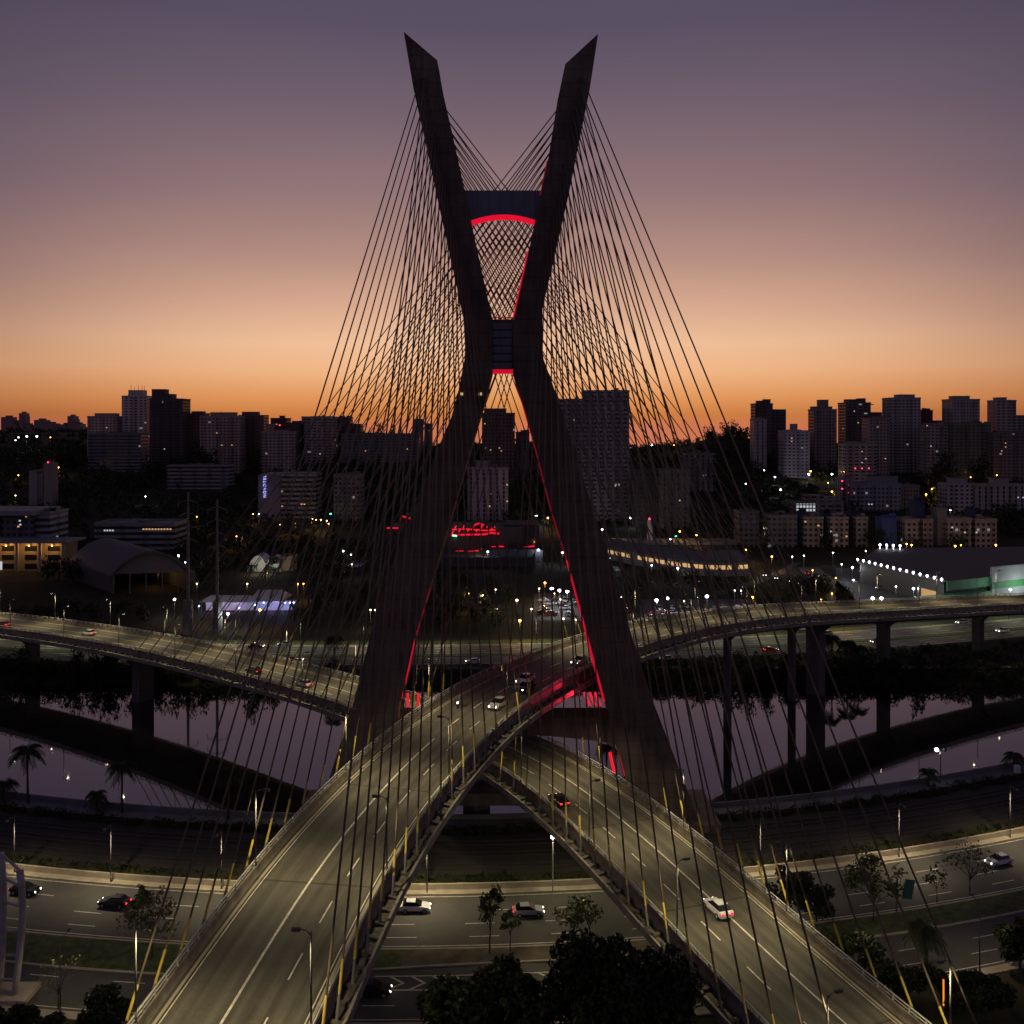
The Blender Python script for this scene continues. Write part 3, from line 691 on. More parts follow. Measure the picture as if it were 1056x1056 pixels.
# ------------------------------------------------------------------ stay cables
def edgeat(secs, py, side):
    k=0 if side<0 else 2
    ys_=[q[k+1] for q in secs]; xs_=[q[k] for q in secs]
    return float(np.interp(py,ys_,xs_))
def cables(D, arm, near, dl, edges, desc):
    for sg,edesc in edges:
        for i in range(18):
            d=dl(i); py=mastpy(i)
            lx=edgeat(arm,py,-1); rx=edgeat(arm,py,1)
            out=0.62 if near else 0.5
            px=lx+(rx-lx)*((1-out) if arm is armL else out)
            z=mz(py)
            top=Vector((mx(px)+sg*0.35,MY+(-hd(z)-0.12 if near else hd(z)+0.12),z))
            p,l,tt=D.at(d); bot=p+l*(sg*8.05)+Vector((0,0,-.62))
            u=(top-bot).normalized()
            t=thing('stay_cable','%slowest stay cable from mast to %s of %s'%('' if i==0 else nth(i)+' ',edesc,desc),'stay cable',bot,group='stay cables of the bridge')
            mb=MB(); mb.tube((0,0,0),top-bot,0.104,n=6); mb.build('sheath',MT['cable'],t,smooth=True)
            mb=MB(); mb.tube(u*(-0.1),u*2.0,0.15,0.13,8); mb.build('anchor_pipe',MT['pole'],t)
            mb=MB(); mb.tube(u*2.0,u*4.6,0.128,0.125,8); mb.build('guide_tube',MT['yellow'],t)
def mastpy(i): return 272-(17-i)*0 - i*10.9      # i=17 is the topmost anchor
cables(A,armL,True,lambda i:-(15+i*4.95),((-1,'left edge'),(1,'right edge')),"upper deck this side")
cables(A,armL,False,lambda i:28+i*5.2,((-1,'far edge'),(1,'near edge')),"upper deck beyond it")
cables(B,armR,True,lambda i:-(14+i*4.9),((-1,'left edge'),(1,'right edge')),"lower deck this side")
cables(B,armR,False,lambda i:30+i*5.1,((-1,'near edge'),(1,'far edge')),"lower deck beyond it")

# ------------------------------------------------------------------ street lamps
LAMPC=(1.0,0.83,0.46)
def lamp_meshes(h, arm, suffix=''):
    mb=MB(); mb.tube((0,0,0),(0,0,.9),.13,.11,8); mb.tube((0,0,.9),(0,0,h),.095,.06,8); pole=mb.mesh('pole',MT['pole'],True)
    mb=MB(); mb.path([(0,0,h-.4),(arm*.35,0,h-.02),(arm,0,h+.12)],.045,6); ar=mb.mesh('arm',MT['darksteel'],True)
    mb=MB(); mb.box(arm-.1,arm+.5,-.12,.12,h+.06,h+.16)
    for a_ in ((arm-.1,arm+.5,-.15,-.122),(arm-.1,arm+.5,.122,.15),(arm+.502,arm+.53,-.15,.15),(arm-.13,arm-.102,-.15,.15)): mb.box(a_[0],a_[1],a_[2],a_[3],h-.08,h+.16)
    hd_=mb.mesh('lamp_head',MT['darksteel'])
    mb=MB(); mb.box(arm-.08,arm+.48,-.115,.115,h-.09,h+.055); le=mb.mesh('lens',MT['warmlens'])
    return pole,ar,hd_,le
def make_lamp(meshes, label, loc, rz, group, h, arm, power, col=LAMPC, spot=146):
    t=thing('street_lamp',label,'street lamp',loc,rz,group)
    link(meshes[0],'pole',t); link(meshes[1],'arm',t); hh=link(meshes[2],'lamp_head',t); link(meshes[3],'lens',hh)
    if power: light('lamp_light','SPOT',(arm+.3,0,h-.3),power,col,t,0.12,spot,0.85)
    return t
DL=lamp_meshes(8.0,1.0)
for D,dn,P in ((A,'upper deck',1.0),(B,'lower deck',1.08)):
    for sg in (-1,1):
        cnt={}
        d=-98.0 if D is A else -92
        d0=d
        while d<D.length-D.s0-10:
            if abs(d)>7:
                p,l,tt=D.at(d); near=d<0
                side=('left' if sg<0 else 'right') if near else (('far' if sg<0 else 'near') if D is A else ('near' if sg<0 else 'far'))
                key='this side of' if near else 'beyond'
                k=cnt.get(key,0); cnt[key]=k+1
                inw=-l*sg
                base=p+l*(sg*(HW+.32))+Vector((0,0,-.4))
                base=p+l*(sg*HW)+Vector((0,0,.9))
                seen = p.y>60 and abs(CX+F*p.x/p.y-528)<620
                pw=2150*P*(1.0 if near else 1.25)*(1.25 if d<-30 else 1.0)
                make_lamp(DL,'%s street lamp on %s parapet of %s %s mast, counting from %s'%(nth(k),side,dn,key,'camera' if near else 'mast'),base,math.atan2(inw.y,inw.x),'street lamps along the bridge decks',8.0,1.0,pw)
            d+=25.0 if D is A else 24.0
# ------------------------------------------------------------------ cars
def car_proto(kind_):
    """x forward; parts share meshes"""
    van = kind_=='van'
    Lh=2.15; W=0.88
    mb=MB()
    prof=[(-Lh,.35),(-Lh,.78),(-Lh+.12,.95),(-1.55,1.0),(.75,.98),(1.6,.86),(Lh-.05,.7),(Lh,.5),(Lh-.05,.3)] if not van else [(-Lh,.35),(-Lh,1.0),(-Lh+.05,1.1),(.9,1.08),(1.7,.95),(Lh,.7),(Lh,.35)]
    n=len(prof); secs=[(-W,.86),(-W*1.0,1),(W*1.0,1),(W,.86)]
    vs=[]
    for y,sc in ((-W,0.96),(-W*.9,1.0),(W*.9,1.0),(W,.96)):
        for x,z in prof: vs.append((x*sc,y,.6+(z-.6)*(0.9 if abs(y)==W else 1.0)))
    fs=[]
    for j in range(3):
        for k in range(n): fs.append((j*n+k,(j+1)*n+k,(j+1)*n+(k+1)%n,j*n+(k+1)%n))
    fs += [tuple(range(n)),tuple(reversed(range(3*n,4*n)))]
    mb.add(vs,fs)
    rf=[(-1.75,.97),(-1.25,1.42),(.1,1.45),(.95,.96)] if not van else [(-Lh+.06,1.08),(-Lh+.15,1.9),(.7,1.88),(1.25,1.06)]
    def cabin(mb,prof,w0,w1):
        n=len(prof); zs=[z for _,z in prof]; zl=min(zs); zh=max(zs)
        vs=[]
        for sg in (-1,1):
            for x,z in prof: 
                t=(z-zl)/(zh-zl); vs.append((x,sg*(w0+(w1-w0)*t),z))
        mb.add(vs,[tuple(range(n)),tuple(reversed(range(n,2*n)))]+[(k,n+k,n+(k+1)%n,(k+1)%n) for k in range(n)])
    rp=[(x*0.98,z+.03) for x,z in rf[1:3]]
    mb.box(rf[1][0]+.05,rf[2][0]-.02,-.6,.6,rf[1][1]-.02,rf[1][1]+.05)
    body=mb.mesh('body',MT['carpaint'])
    import bmesh
    bm=bmesh.new(); bm.from_mesh(body); bmesh.ops.recalc_face_normals(bm,faces=bm.faces); bm.to_mesh(body); bm.free()
    mb=MB(); cabin(mb,rf,.82,.64); glass=mb.mesh('windows',MT['glass'])
    bm=bmesh.new(); bm.from_mesh(glass); bmesh.ops.recalc_face_normals(bm,faces=bm.faces); bm.to_mesh(glass); bm.free()
    mb=MB(); mb.tube((0,-.1,0),(0,.1,0),.32,n=12); wh=mb.mesh('wheel',MT['rubber'])
    mb=MB(); mb.tube((0,-.115,0),(0,.115,0),.19,n=10); rim=mb.mesh('rim',MT['steel'])
    mb=MB(); mb.ball((0,0,0),.13,8,6,.8); hl=mb.mesh('headlight',MT['headlight'])
    mb=MB(); mb.box(-.03,.05,-.15,.15,-.08,.08); tl=mb.mesh('taillight',MT['taillight'])
    t=bpy.data.objects.new('car_'+'van' if False else 'car',None); COL.objects.link(t)
    bo=link(body,'body',t); link(glass,'windows',t)
    for x in (-1.3,1.35):
        for y in (-.84,.84):
            w_=link(wh,'wheel',t,(x,y,.32)); link(rim,'rim',w_)
    for y in (-.6,.6):
        link(hl,'headlight',t,(Lh-.09,y,.62)); link(tl,'taillight',t,(-Lh-.005,y,.76))
    return t
MT['reddark']=simple('unlit_lens',(.15,.01,.01),.3)
CARP=car_proto('car'); ncar=[0]
def place_car(loc, rz, col, label, group, lights=True):
    if ncar[0]==0:
        r=CARP; r.location=loc; r.rotation_euler=(0,0,rz)
    else: r=dup(CARP,loc,rz)
    ncar[0]+=1; tag(r,label,'car',group)
    for c in r.children:
        if c.name.startswith('body'): c.color=list(col)+[1]
        if not lights and ('light' in c.name): c.material_slots[0].link='OBJECT'; c.material_slots[0].material=MT['steel'] if c.name.startswith('head') else MT['reddark']
    return r
def deck_car(D, px, py, off_unused, forward, col, label):
    best=None
    for i,(p,l,u,t) in enumerate(D.fr):
        for off in (-4.6,-2.2,0.4,2.6,4.8):
            q=p+l*off+Vector((0,0,.6))
            if q.y<20: continue
            e=(CX+F*q.x/q.y-px)**2+(HZ+F*(CAMZ-q.z)/q.y-py)**2
            if best is None or e<best[0]: best=(e,p+l*off,t)
    _,q,t=best; 
    if not forward: t=-t
    place_car(q+Vector((0,0,.02)),math.atan2(t.y,t.x),col,label,'cars crossing the bridge')
WH=(.7,.7,.7); BK=(.02,.02,.022); GR=(.25,.25,.26); RD=(.35,.03,.03); SV=(.45,.45,.46); BL=(.05,.07,.15)
for px,py,fw,col,lab in (
  (515,728,False,SV,'silver car with bright headlights, lowest of the cars in the upper deck bend'),
  (541,701,False,WH,'white car with headlights on in the upper deck bend, between two other cars'),
  (541,712,False,BK,'dark car with bluish headlights on the inner lane of the upper deck bend'),
  (598,680,False,GR,'grey car with headlights on entering the upper deck bend beside the right mast leg')):
    deck_car(A,px,py,0,fw,col,lab)
for px,py,fw,col,lab in (
  (738,938,True,WH,'white car with red tail lights driving up the lower deck near the camera'),
  (575,828,True,BK,'dark car with red tail lights on the lower deck just before the crossing'),
  (312,706,True,GR,'grey car with red tail lights on the lower deck nearest to the left mast leg'),
  (263,692,True,BK,'black car with red tail lights on the lower deck among the thin stay cables'),
  (92,654,True,SV,'silver car with red tail lights on the far left viaduct above the tree clump'),
  (5,643,True,RD,'red car at the left picture edge on the far viaduct')):
    deck_car(B,px,py,0,fw,col,lab)
# motorcycle
best=min(((CX+F*(p+l*-3.2).x/p.y-472)**2+(HZ+F*(CAMZ-p.z-.5)/p.y-722)**2,i) for i,(p,l,u,t) in enumerate(A.fr) if p.y>60)[1]
p,l,u,t_=A.fr[best]; t=-t_
mo=thing('motorcycle','lone motorcycle with rider and a warm headlight on the upper deck','motorcycle',p-l*3.2+Vector((0,0,.02)),math.atan2(t.y,t.x))
mb=MB(); mb.path([(-.6,0,.55),(-.2,0,.75),(.25,0,.8),(.6,0,.75)],[.1,.16,.18,.1],8); mb.tube((.6,0,.8),(.78,0,.34),.04); mb.tube((.5,-.35,1.05),(.5,.35,1.05),.025); mb.build('frame',MT['darksteel'],mo)
for x in (-.68,.78): mb=MB(); mb.tube((x,-.06,.32),(x,.06,.32),.32,n=14); mb.build('wheel',MT['rubber'],mo)
mb=MB(); mb.ball((.8,0,.85),.14,8,6); mb.build('headlight',MT['headlight'],mo)
rd=MB(); rd.path([(-.25,0,.8),(-.2,0,1.1),(-.02,0,1.42),(.02,0,1.5)],[.2,.2,.19,.08],8); rd.ball((.06,0,1.68),.15,8,6)
for s_ in (-1,1):
    rd.path([(-.02,.2*s_,1.38),(.2,.3*s_,1.15),(.48,.32*s_,1.06)],[.07,.055,.045],6); rd.path([(-.22,.12*s_,.85),(.2,.2*s_,.78),(.1,.2*s_,.35)],[.1,.085,.05],6)
tag(rd.build('person',MT['darksteel'],None,True,mo.location),'motorcycle rider in dark clothes and helmet leaning to the handlebars on the upper deck','person').rotation_euler=mo.rotation_euler
def road_car(px,py,rz,col,lab,grp='cars on the near expressway'):
    place_car(ground(px,py,0.04),rz,col,lab,grp)
for px,py,d,col,lab in (
  (118,934,-1,BK,'dark car driving left on the near expressway behind the small left median tree'),
  (26,921,1,BK,'dark car with headlights on beside the curved pipe frame at the left'),
  (428,939,1,WH,'white car on the near expressway just right of the upper deck edge'),
  (545,943,1,SV,'silver car on the near expressway right of the median saplings'),
  (385,1025,1,BK,'dark car on the nearest roadway left of the big dark trees'),
  (1030,891,-1,WH,'white car with red tail lights on the near expressway at the right edge'),
  (812,972,1,WH,'white car with headlights on the service road beyond the lower deck railing')):
    X=ground(px,py).x; sl=math.atan(0.067+0.0038*clampf(X,-150,150))
    road_car(px,py,sl+(0 if d>0 else math.pi),col,lab)
for k,(px,py,d,col,lab) in enumerate((
  (113,672,1,RD,'red tail lit car on the far bank road under the left viaduct'),
  (265,668,1,BK,'dark car with red tail lights on the far expressway left of the left mast leg'),
  (294,666,-1,SV,'silver car on the far expressway between the stay cables left of the mast'),
  (305,682,1,RD,'red car on the far lower carriageway behind the lower deck'),
  (488,684,-1,WH,'white car with headlights on the far expressway inside the mast opening'),
  (687,681,-1,SV,'silver car with warm headlights on the far expressway right of the right mast leg'),
  (795,672,1,RD,'dark red car on the far carriageway under the right viaduct'),
  (828,650,-1,WH,'white car with warm headlights passing under the right viaduct beside the wide pier'),
  (852,655,-1,GR,'grey car with headlights on the far road just right of the wide pier'),
  (905,663,-1,BK,'black car with one lamp glow on the far road left of the slim right pier'),
  (992,643,-1,SV,'silver car with headlights on the far road under the right end of the viaduct'),
  (1034,652,-1,WH,'white car with headlights on the far road by the right picture edge'))):
    X=ground(px,py).x; sl=math.atan(0.08+0.0016*clampf(X,-180,200)); road_car(px,py,sl+(0 if d>0 else math.pi),col,lab,'cars on the far expressway')

# ------------------------------------------------------------------ vegetation
def leaf_mesh(name, mat, clumps, n, size, flat=0.8):
    """clumps: list of (centre, radius); n leaves spread over them in proportion to surface"""
    wts=np.array([r**2 for c,r in clumps]); wts=wts/wts.sum()
    idx=RNG.choice(len(clumps),n,p=wts); C=np.array([clumps[i][0] for i in idx]); rad=np.array([clumps[i][1] for i in idx])
    d=RNG.normal(size=(n,3)); d/=np.linalg.norm(d,axis=1)[:,None]; d[:,2]*=flat; lo=.15 if flat>.85 else .55
    P=C+d*(rad*(lo+(1.05-lo)*RNG.random(n)))[:,None]
    nrm=d+RNG.normal(scale=.7,size=(n,3)); nrm/=np.linalg.norm(nrm,axis=1)[:,None]
    a=np.cross(nrm,RNG.normal(size=(n,3))); a/=np.linalg.norm(a,axis=1)[:,None]; b=np.cross(nrm,a)
    s=(size*(0.6+0.8*RNG.random(n)))[:,None]
    V=np.stack([P-a*s,P-b*s*.55,P+a*s,P+b*s*.55],1).reshape(-1,3)
    me=bpy.data.meshes.new(name); me.vertices.add(len(V)); me.vertices.foreach_set('co',V.astype(np.float32).ravel())
    me.loops.add(4*n); me.loops.foreach_set('vertex_index',np.arange(4*n,dtype=np.int32)); me.polygons.add(n)
    me.polygons.foreach_set('loop_start',np.arange(0,4*n,4,dtype=np.int32)); me.polygons.foreach_set('loop_total',np.full(n,4,dtype=np.int32))
    me.materials.append(mat); me.update(calc_edges=True); return me
def make_tree(name, label, loc, h, cr, n, size, mat, trunkh=0.4, group=None, clumps=14, cat='tree', spread=.55, limbs=6, crown_z=None):
    t=thing(name,label,cat,loc,random.uniform(0,6),group)
    cl=[]; zc=crown_z or (trunkh*h+(h-trunkh*h)*.5); hz=(h-trunkh*h)*.5
    for k in range(clumps):
        th=random.uniform(0,6.28); rr=cr*math.sqrt(random.random())*.8; zz=zc+random.uniform(-.8,.75)*hz*math.sqrt(max(0.05,1-(rr/cr)**2))
        cl.append(((rr*math.cos(th),rr*math.sin(th),zz),cr*random.uniform(.24,.46)*spread/.55))
    mb=MB(); r0=max(.08,h*.018)
    r0=r0*(.55 if name=='slender_tree' else 1); mb.path([(0,0,-.3),(.05*h*.1,0,h*.2),(-.03*h*.3,.02*h,h*trunkh),(0,0,zc)],[r0*1.3,r0,r0*.8,r0*.4],7)
    for k in range(min(limbs,len(cl))):
        c=cl[k][0]; z0=h*trunkh*random.uniform(.75,1.1)
        mb.path([(0,0,z0),(c[0]*.5,c[1]*.5,z0+(c[2]-z0)*.6),c],[r0*.55,r0*.4,r0*.15],5)
    mb.build('trunk',MT['bark'],t,True); link(leaf_mesh('crown',mat,cl,n,size,.9 if name=='slender_tree' else .8),'crown',t)
    return t
def palm(label, loc, h, cr, group='palms along the river bank'):
    t=thing('palm_tree',label,'palm tree',loc,random.uniform(0,6),group)
    mb=MB(); mb.path([(0,0,-.3),(.1,0,h*.4),(.15,.05,h*.8),(.15,.05,h)],[.3,.2,.17,.2],8); mb.build('trunk',MT['bark'],t,True)
    mb=MB(); top=Vector((.15,.05,h))
    for k in range(32):
        th=k*2.399; el=random.uniform(-.35,1.1); pts=[]
        dirv=Vector((math.cos(th),math.sin(th),0))
        for j in range(8):
            s=j/7; pts.append(top+dirv*(cr*s*math.cos(el*.7))+Vector((0,0,cr*(s*math.sin(el)*.9-s*s*.75))))
        sidev=Vector((-math.sin(th),math.cos(th),0))
        for j in range(7):
            for q in range(3):
                a=pts[j].lerp(pts[j+1],q/3); wd=cr*.27*(1-abs(j/7-.4))
                for sg in (-1,1):
                    b=a+sidev*sg*wd+(pts[j+1]-pts[j])*.8+Vector((0,0,-wd*.75)); mid=a.lerp(b,.5)
                    dd=(pts[j+1]-pts[j])*.22
                    mb.add([a,mid-dd*.6,b,mid+dd*.6],[(0,1,2,3)])
        mb.path(pts,[.05]*8,4)
    mb.build('crown',MT['leafdark'],t); return t
VG='big dark trees in front of the near expressway'
make_tree('broadleaf_tree','dark round tree at the bottom centre, left neighbour of the biggest one',ground(505,1115,0)+Vector((0,-6,0)),15.5,6.2,15000,.33,MT['leafdark'],.35,VG,22,limbs=8)
make_tree('broadleaf_tree','biggest dark tree at the bottom centre, between the other dark tree and the lower deck',(9.8,95,0),17.0,7.6,21000,.34,MT['leafdark'],.35,VG,28,limbs=8)
make_tree('broadleaf_tree','lower dark tree tucked in front of the two big ones at the bottom edge',(2.5,88,0),11.5,5.0,9000,.3,MT['leafdark'],.35,VG,16,limbs=6)
SG='slender trees on the medians'
make_tree('slender_tree','tall slender green tree on the bare median, left of a shorter sapling',ground(505,983,0.1),9.2,2.24,750,0.23,MT['leafmid'],0.405,SG,12,spread=.6)
make_tree('slender_tree','short leaning sapling on the bare median between the slender tree and the pale tree',ground(526,981,0.1),6.2,1.68,380,0.22,MT['leafmid'],0.36000000000000004,SG,9)
make_tree('slender_tree','pale sparse tree on the bare median just above the biggest dark tree',ground(592,978,0.1),7.0,3.25,620,0.23,MT['leaflight'],0.315,SG,14)
make_tree('slender_tree','young tree with a yellow green top on the bare median by the lower deck',ground(608,974,0.1),6.6,1.90,350,0.22,MT['leafmid'],0.36000000000000004,SG,11)
make_tree('slender_tree','pale yellowish thin tree on the grass median left of the upper deck',ground(157,985,0.1),8.6,3.81,1100,0.22,MT['leaflight'],0.27,SG,16)
make_tree('slender_tree','small dark leafy tree behind the pale one on the left grass median',ground(146,957,0.1),6.2,1.90,700,0.22,MT['leafmid'],0.315,SG,12)
make_tree('slender_tree','leafless looking thin tree beside the local road at lower left',ground(60,1040,0.1),7.0,2.69,140,0.16,MT['leaflight'],0.27,SG,16,limbs=10)
make_tree('slender_tree','yellow green tree lit from below on the right grass median',ground(901,950,0.1),9.0,3.81,1500,0.24,MT['leaflight'],0.315,SG,17)
make_tree('slender_tree','thin sparse tree on the right grass median near the picture edge',ground(1000,922,0.1),7.6,4.03,420,0.20,MT['leaflight'],0.315,SG,16,limbs=9)
make_tree('slender_tree','small sparse tree between the green signboard and the lit expressway',ground(966,930,0.1),5.5,1.90,200,0.20,MT['leafmid'],0.315,SG,12)
DG='dark bushy trees beside the lower deck'
for px,py,h,cr,lab in ((812,950,8,3.6,'dark green tree beside the lower deck railing, leftmost of the right bushes'),(842,950,6.5,3.0,'round dark tree between the lower deck railing and the expressway'),(880,1010,6.5,3.6,'dark bush below the green signboard'),(846,1010,5.5,3.0,'low dark bush between the lower deck railing and a thin post'),(925,1030,6,3.8,'dark bush at the lower right near the orange lit post'),(975,1040,5.5,3.4,'dark bush left of the shaggy palm at the lower right'),(1052,1000,7.5,3.2,'dark tree cut by the right picture edge beside the service road'),(1015,1050,5,3.2,'low dark bush in the bottom right corner'),(100,1070,5.5,3.2,'dark bush at the lower left below the local road'),(40,1075,4.5,3.0,'dark bush in the bottom left corner'),(10,1090,5,3.4,'dark bush under the curved pipe frame')):
    make_tree('bushy_tree',lab,ground(px,py,0)+Vector((0,0,-.2)),h,cr,2600,.26,MT['leafdark'],.2,DG,12)
for px,yb,yt,cr,lab in ((29,838,772,3.2,'tall full palm silhouetted on the river, leftmost of the left bank palms'),(126,845,788,2.8,'slim palm silhouetted on the river beside the deck reflection'),(100,852,832,2.2,'short stubby palm between the two tall left palms'),(3,836,812,2.8,'low palm at the left picture edge on the bank'),(1046,832,788,2.3,'palm on the near bank at the right picture edge'),(957,836,815,2.0,'short palm on the right bank path below a lamp post'),(955,995,957,2.6,'shaggy dark palm beside the service road at lower right'),(235,852,796,2.4,'palm almost hidden by the deck reflection behind the stay cables'),(625,845,770,2.2,'palm seen through the gap between the decks and the right mast leg')):
    if yb>950: b=ground(px,yb,0)
    else:
        # feet on the bank: distance found from the bend
        Y=166.0
        for _ in range(6): X=(px-CX)*Y/F; Y=166.5+sN(X)
        if px==625: Y=183
        b=Vector(((px-CX)*Y/F,Y,gz((px-CX)*Y/F,Y)))
    h=CAMZ-(yt-HZ)*b.y/F-b.z
    palm(lab,b,max(h,3),cr)
# far bank bushes: individual clumps, shared meshes
def bush_protos(k, n, size, mat):
    out=[]
    for i in range(k):
        cl=[((random.uniform(-.6,.6),random.uniform(-.6,.6),random.uniform(.35,.95)),random.uniform(.3,.55)) for _ in range(8)]
        tb=MB(); tb.path([(0,0,-.25),(.02,.02,.3),(0,0,.7)],[.07,.05,.03],6)
        out.append((leaf_mesh('crown',mat,cl,n,size),tb.mesh('trunk',MT['bark'],True)))
    return out
BP=bush_protos(5,420,.085,MT['leafdark'])
def far_tree(label, loc, sx, sz, group, name='bank_tree'):
    c,tk=random.choice(BP); t=thing(name,label,'tree',loc,random.uniform(0,6),group); t.scale=(sx,sx,sz)
    link(c,'crown',t); link(tk,'trunk',t); return t
sect=lambda px: 'left of the wide left pier' if px<140 else 'between left pier and mast' if px<380 else 'inside the mast opening' if px<640 else 'between mast and wide right pier' if px<835 else 'right of the wide right pier'
cnt={}
for px in list(range(-40,360,11))+list(range(650,1100,12)):
    px+=random.uniform(-5,5); Y=random.uniform(264.5,271); X=(px-CX)*Y/F
    s=sect(px); cnt[s]=cnt.get(s,0)+1
    tall=random.random(); big = tall>.8 or (60<px<110)
    far_tree('%s dark bush from the left on the far bank %s'%(nth(cnt[s]-1),s),(X,Y,gz(X,Y)-.3),random.uniform(2.2,3.4),(random.uniform(6,8.5) if big else random.uniform(2.6,4.8)),'trees along the far river bank')
for k,(px,lab) in enumerate(((858,'palm on the far bank under the right viaduct, just right of the wide pier'),(874,'palm on the far bank under the right viaduct, left of the slim pier'),(885,'shorter palm on the far bank touching the slim right pier'),(345,'palm on the far bank behind the left mast leg cables'))):
    Y=271.5; X=(px-CX)*Y/F; palm(lab,(X,Y,gz(X,Y)),9.0-1.4*(k%3),3.0,'palms on the far bank')

cl=[]
for px in np.arange(-80,1140,1.6):
    Y=random.uniform(262.5,271.5); X=(px-CX)*Y/F; r=random.uniform(.7,1.7)*(1.0 if 350<px<640 else 1.25); cl.append(((X,Y,gz(X,Y)+r*.55),r))
kind(link(leaf_mesh('bank_undergrowth',MT['leafdark'],cl,32000,.32),'bank_undergrowth'),'stuff')
cl=[]
for px in np.arange(-80,1140,2.2):
    Y=270.0
    X=(px-CX)*Y/F; s_=sF(X)
    if s_<3: continue
    Y=random.uniform(272,272+s_+5); X=(px-CX)*Y/F; r=random.uniform(.8,1.8); cl.append(((X,Y,gz(X,Y)+r*.5),r))
kind(link(leaf_mesh('bank_undergrowth',MT['leafdark'],cl,12000,.34),'bank_undergrowth'),'stuff')
cl=[]
for px in np.arange(-60,1120,1.5):
    Y=165.0
    for _ in range(4): X=(px-CX)*Y/F; Y=random.uniform(161.8,164.0)+sN(X)
    if random.random()<.55: r=random.uniform(.4,1.1); cl.append(((X,Y,r*.5),r))
    if random.random()<.5:
        for _ in range(4): X=(px-CX)*Y/F; Y=random.uniform(143.8,147)+sN(X)
        r=random.uniform(.3,.7); cl.append(((X,Y,r*.4),r))
kind(link(leaf_mesh('bank_undergrowth',MT['leafdark'],cl,22000,.2),'bank_undergrowth'),'stuff')
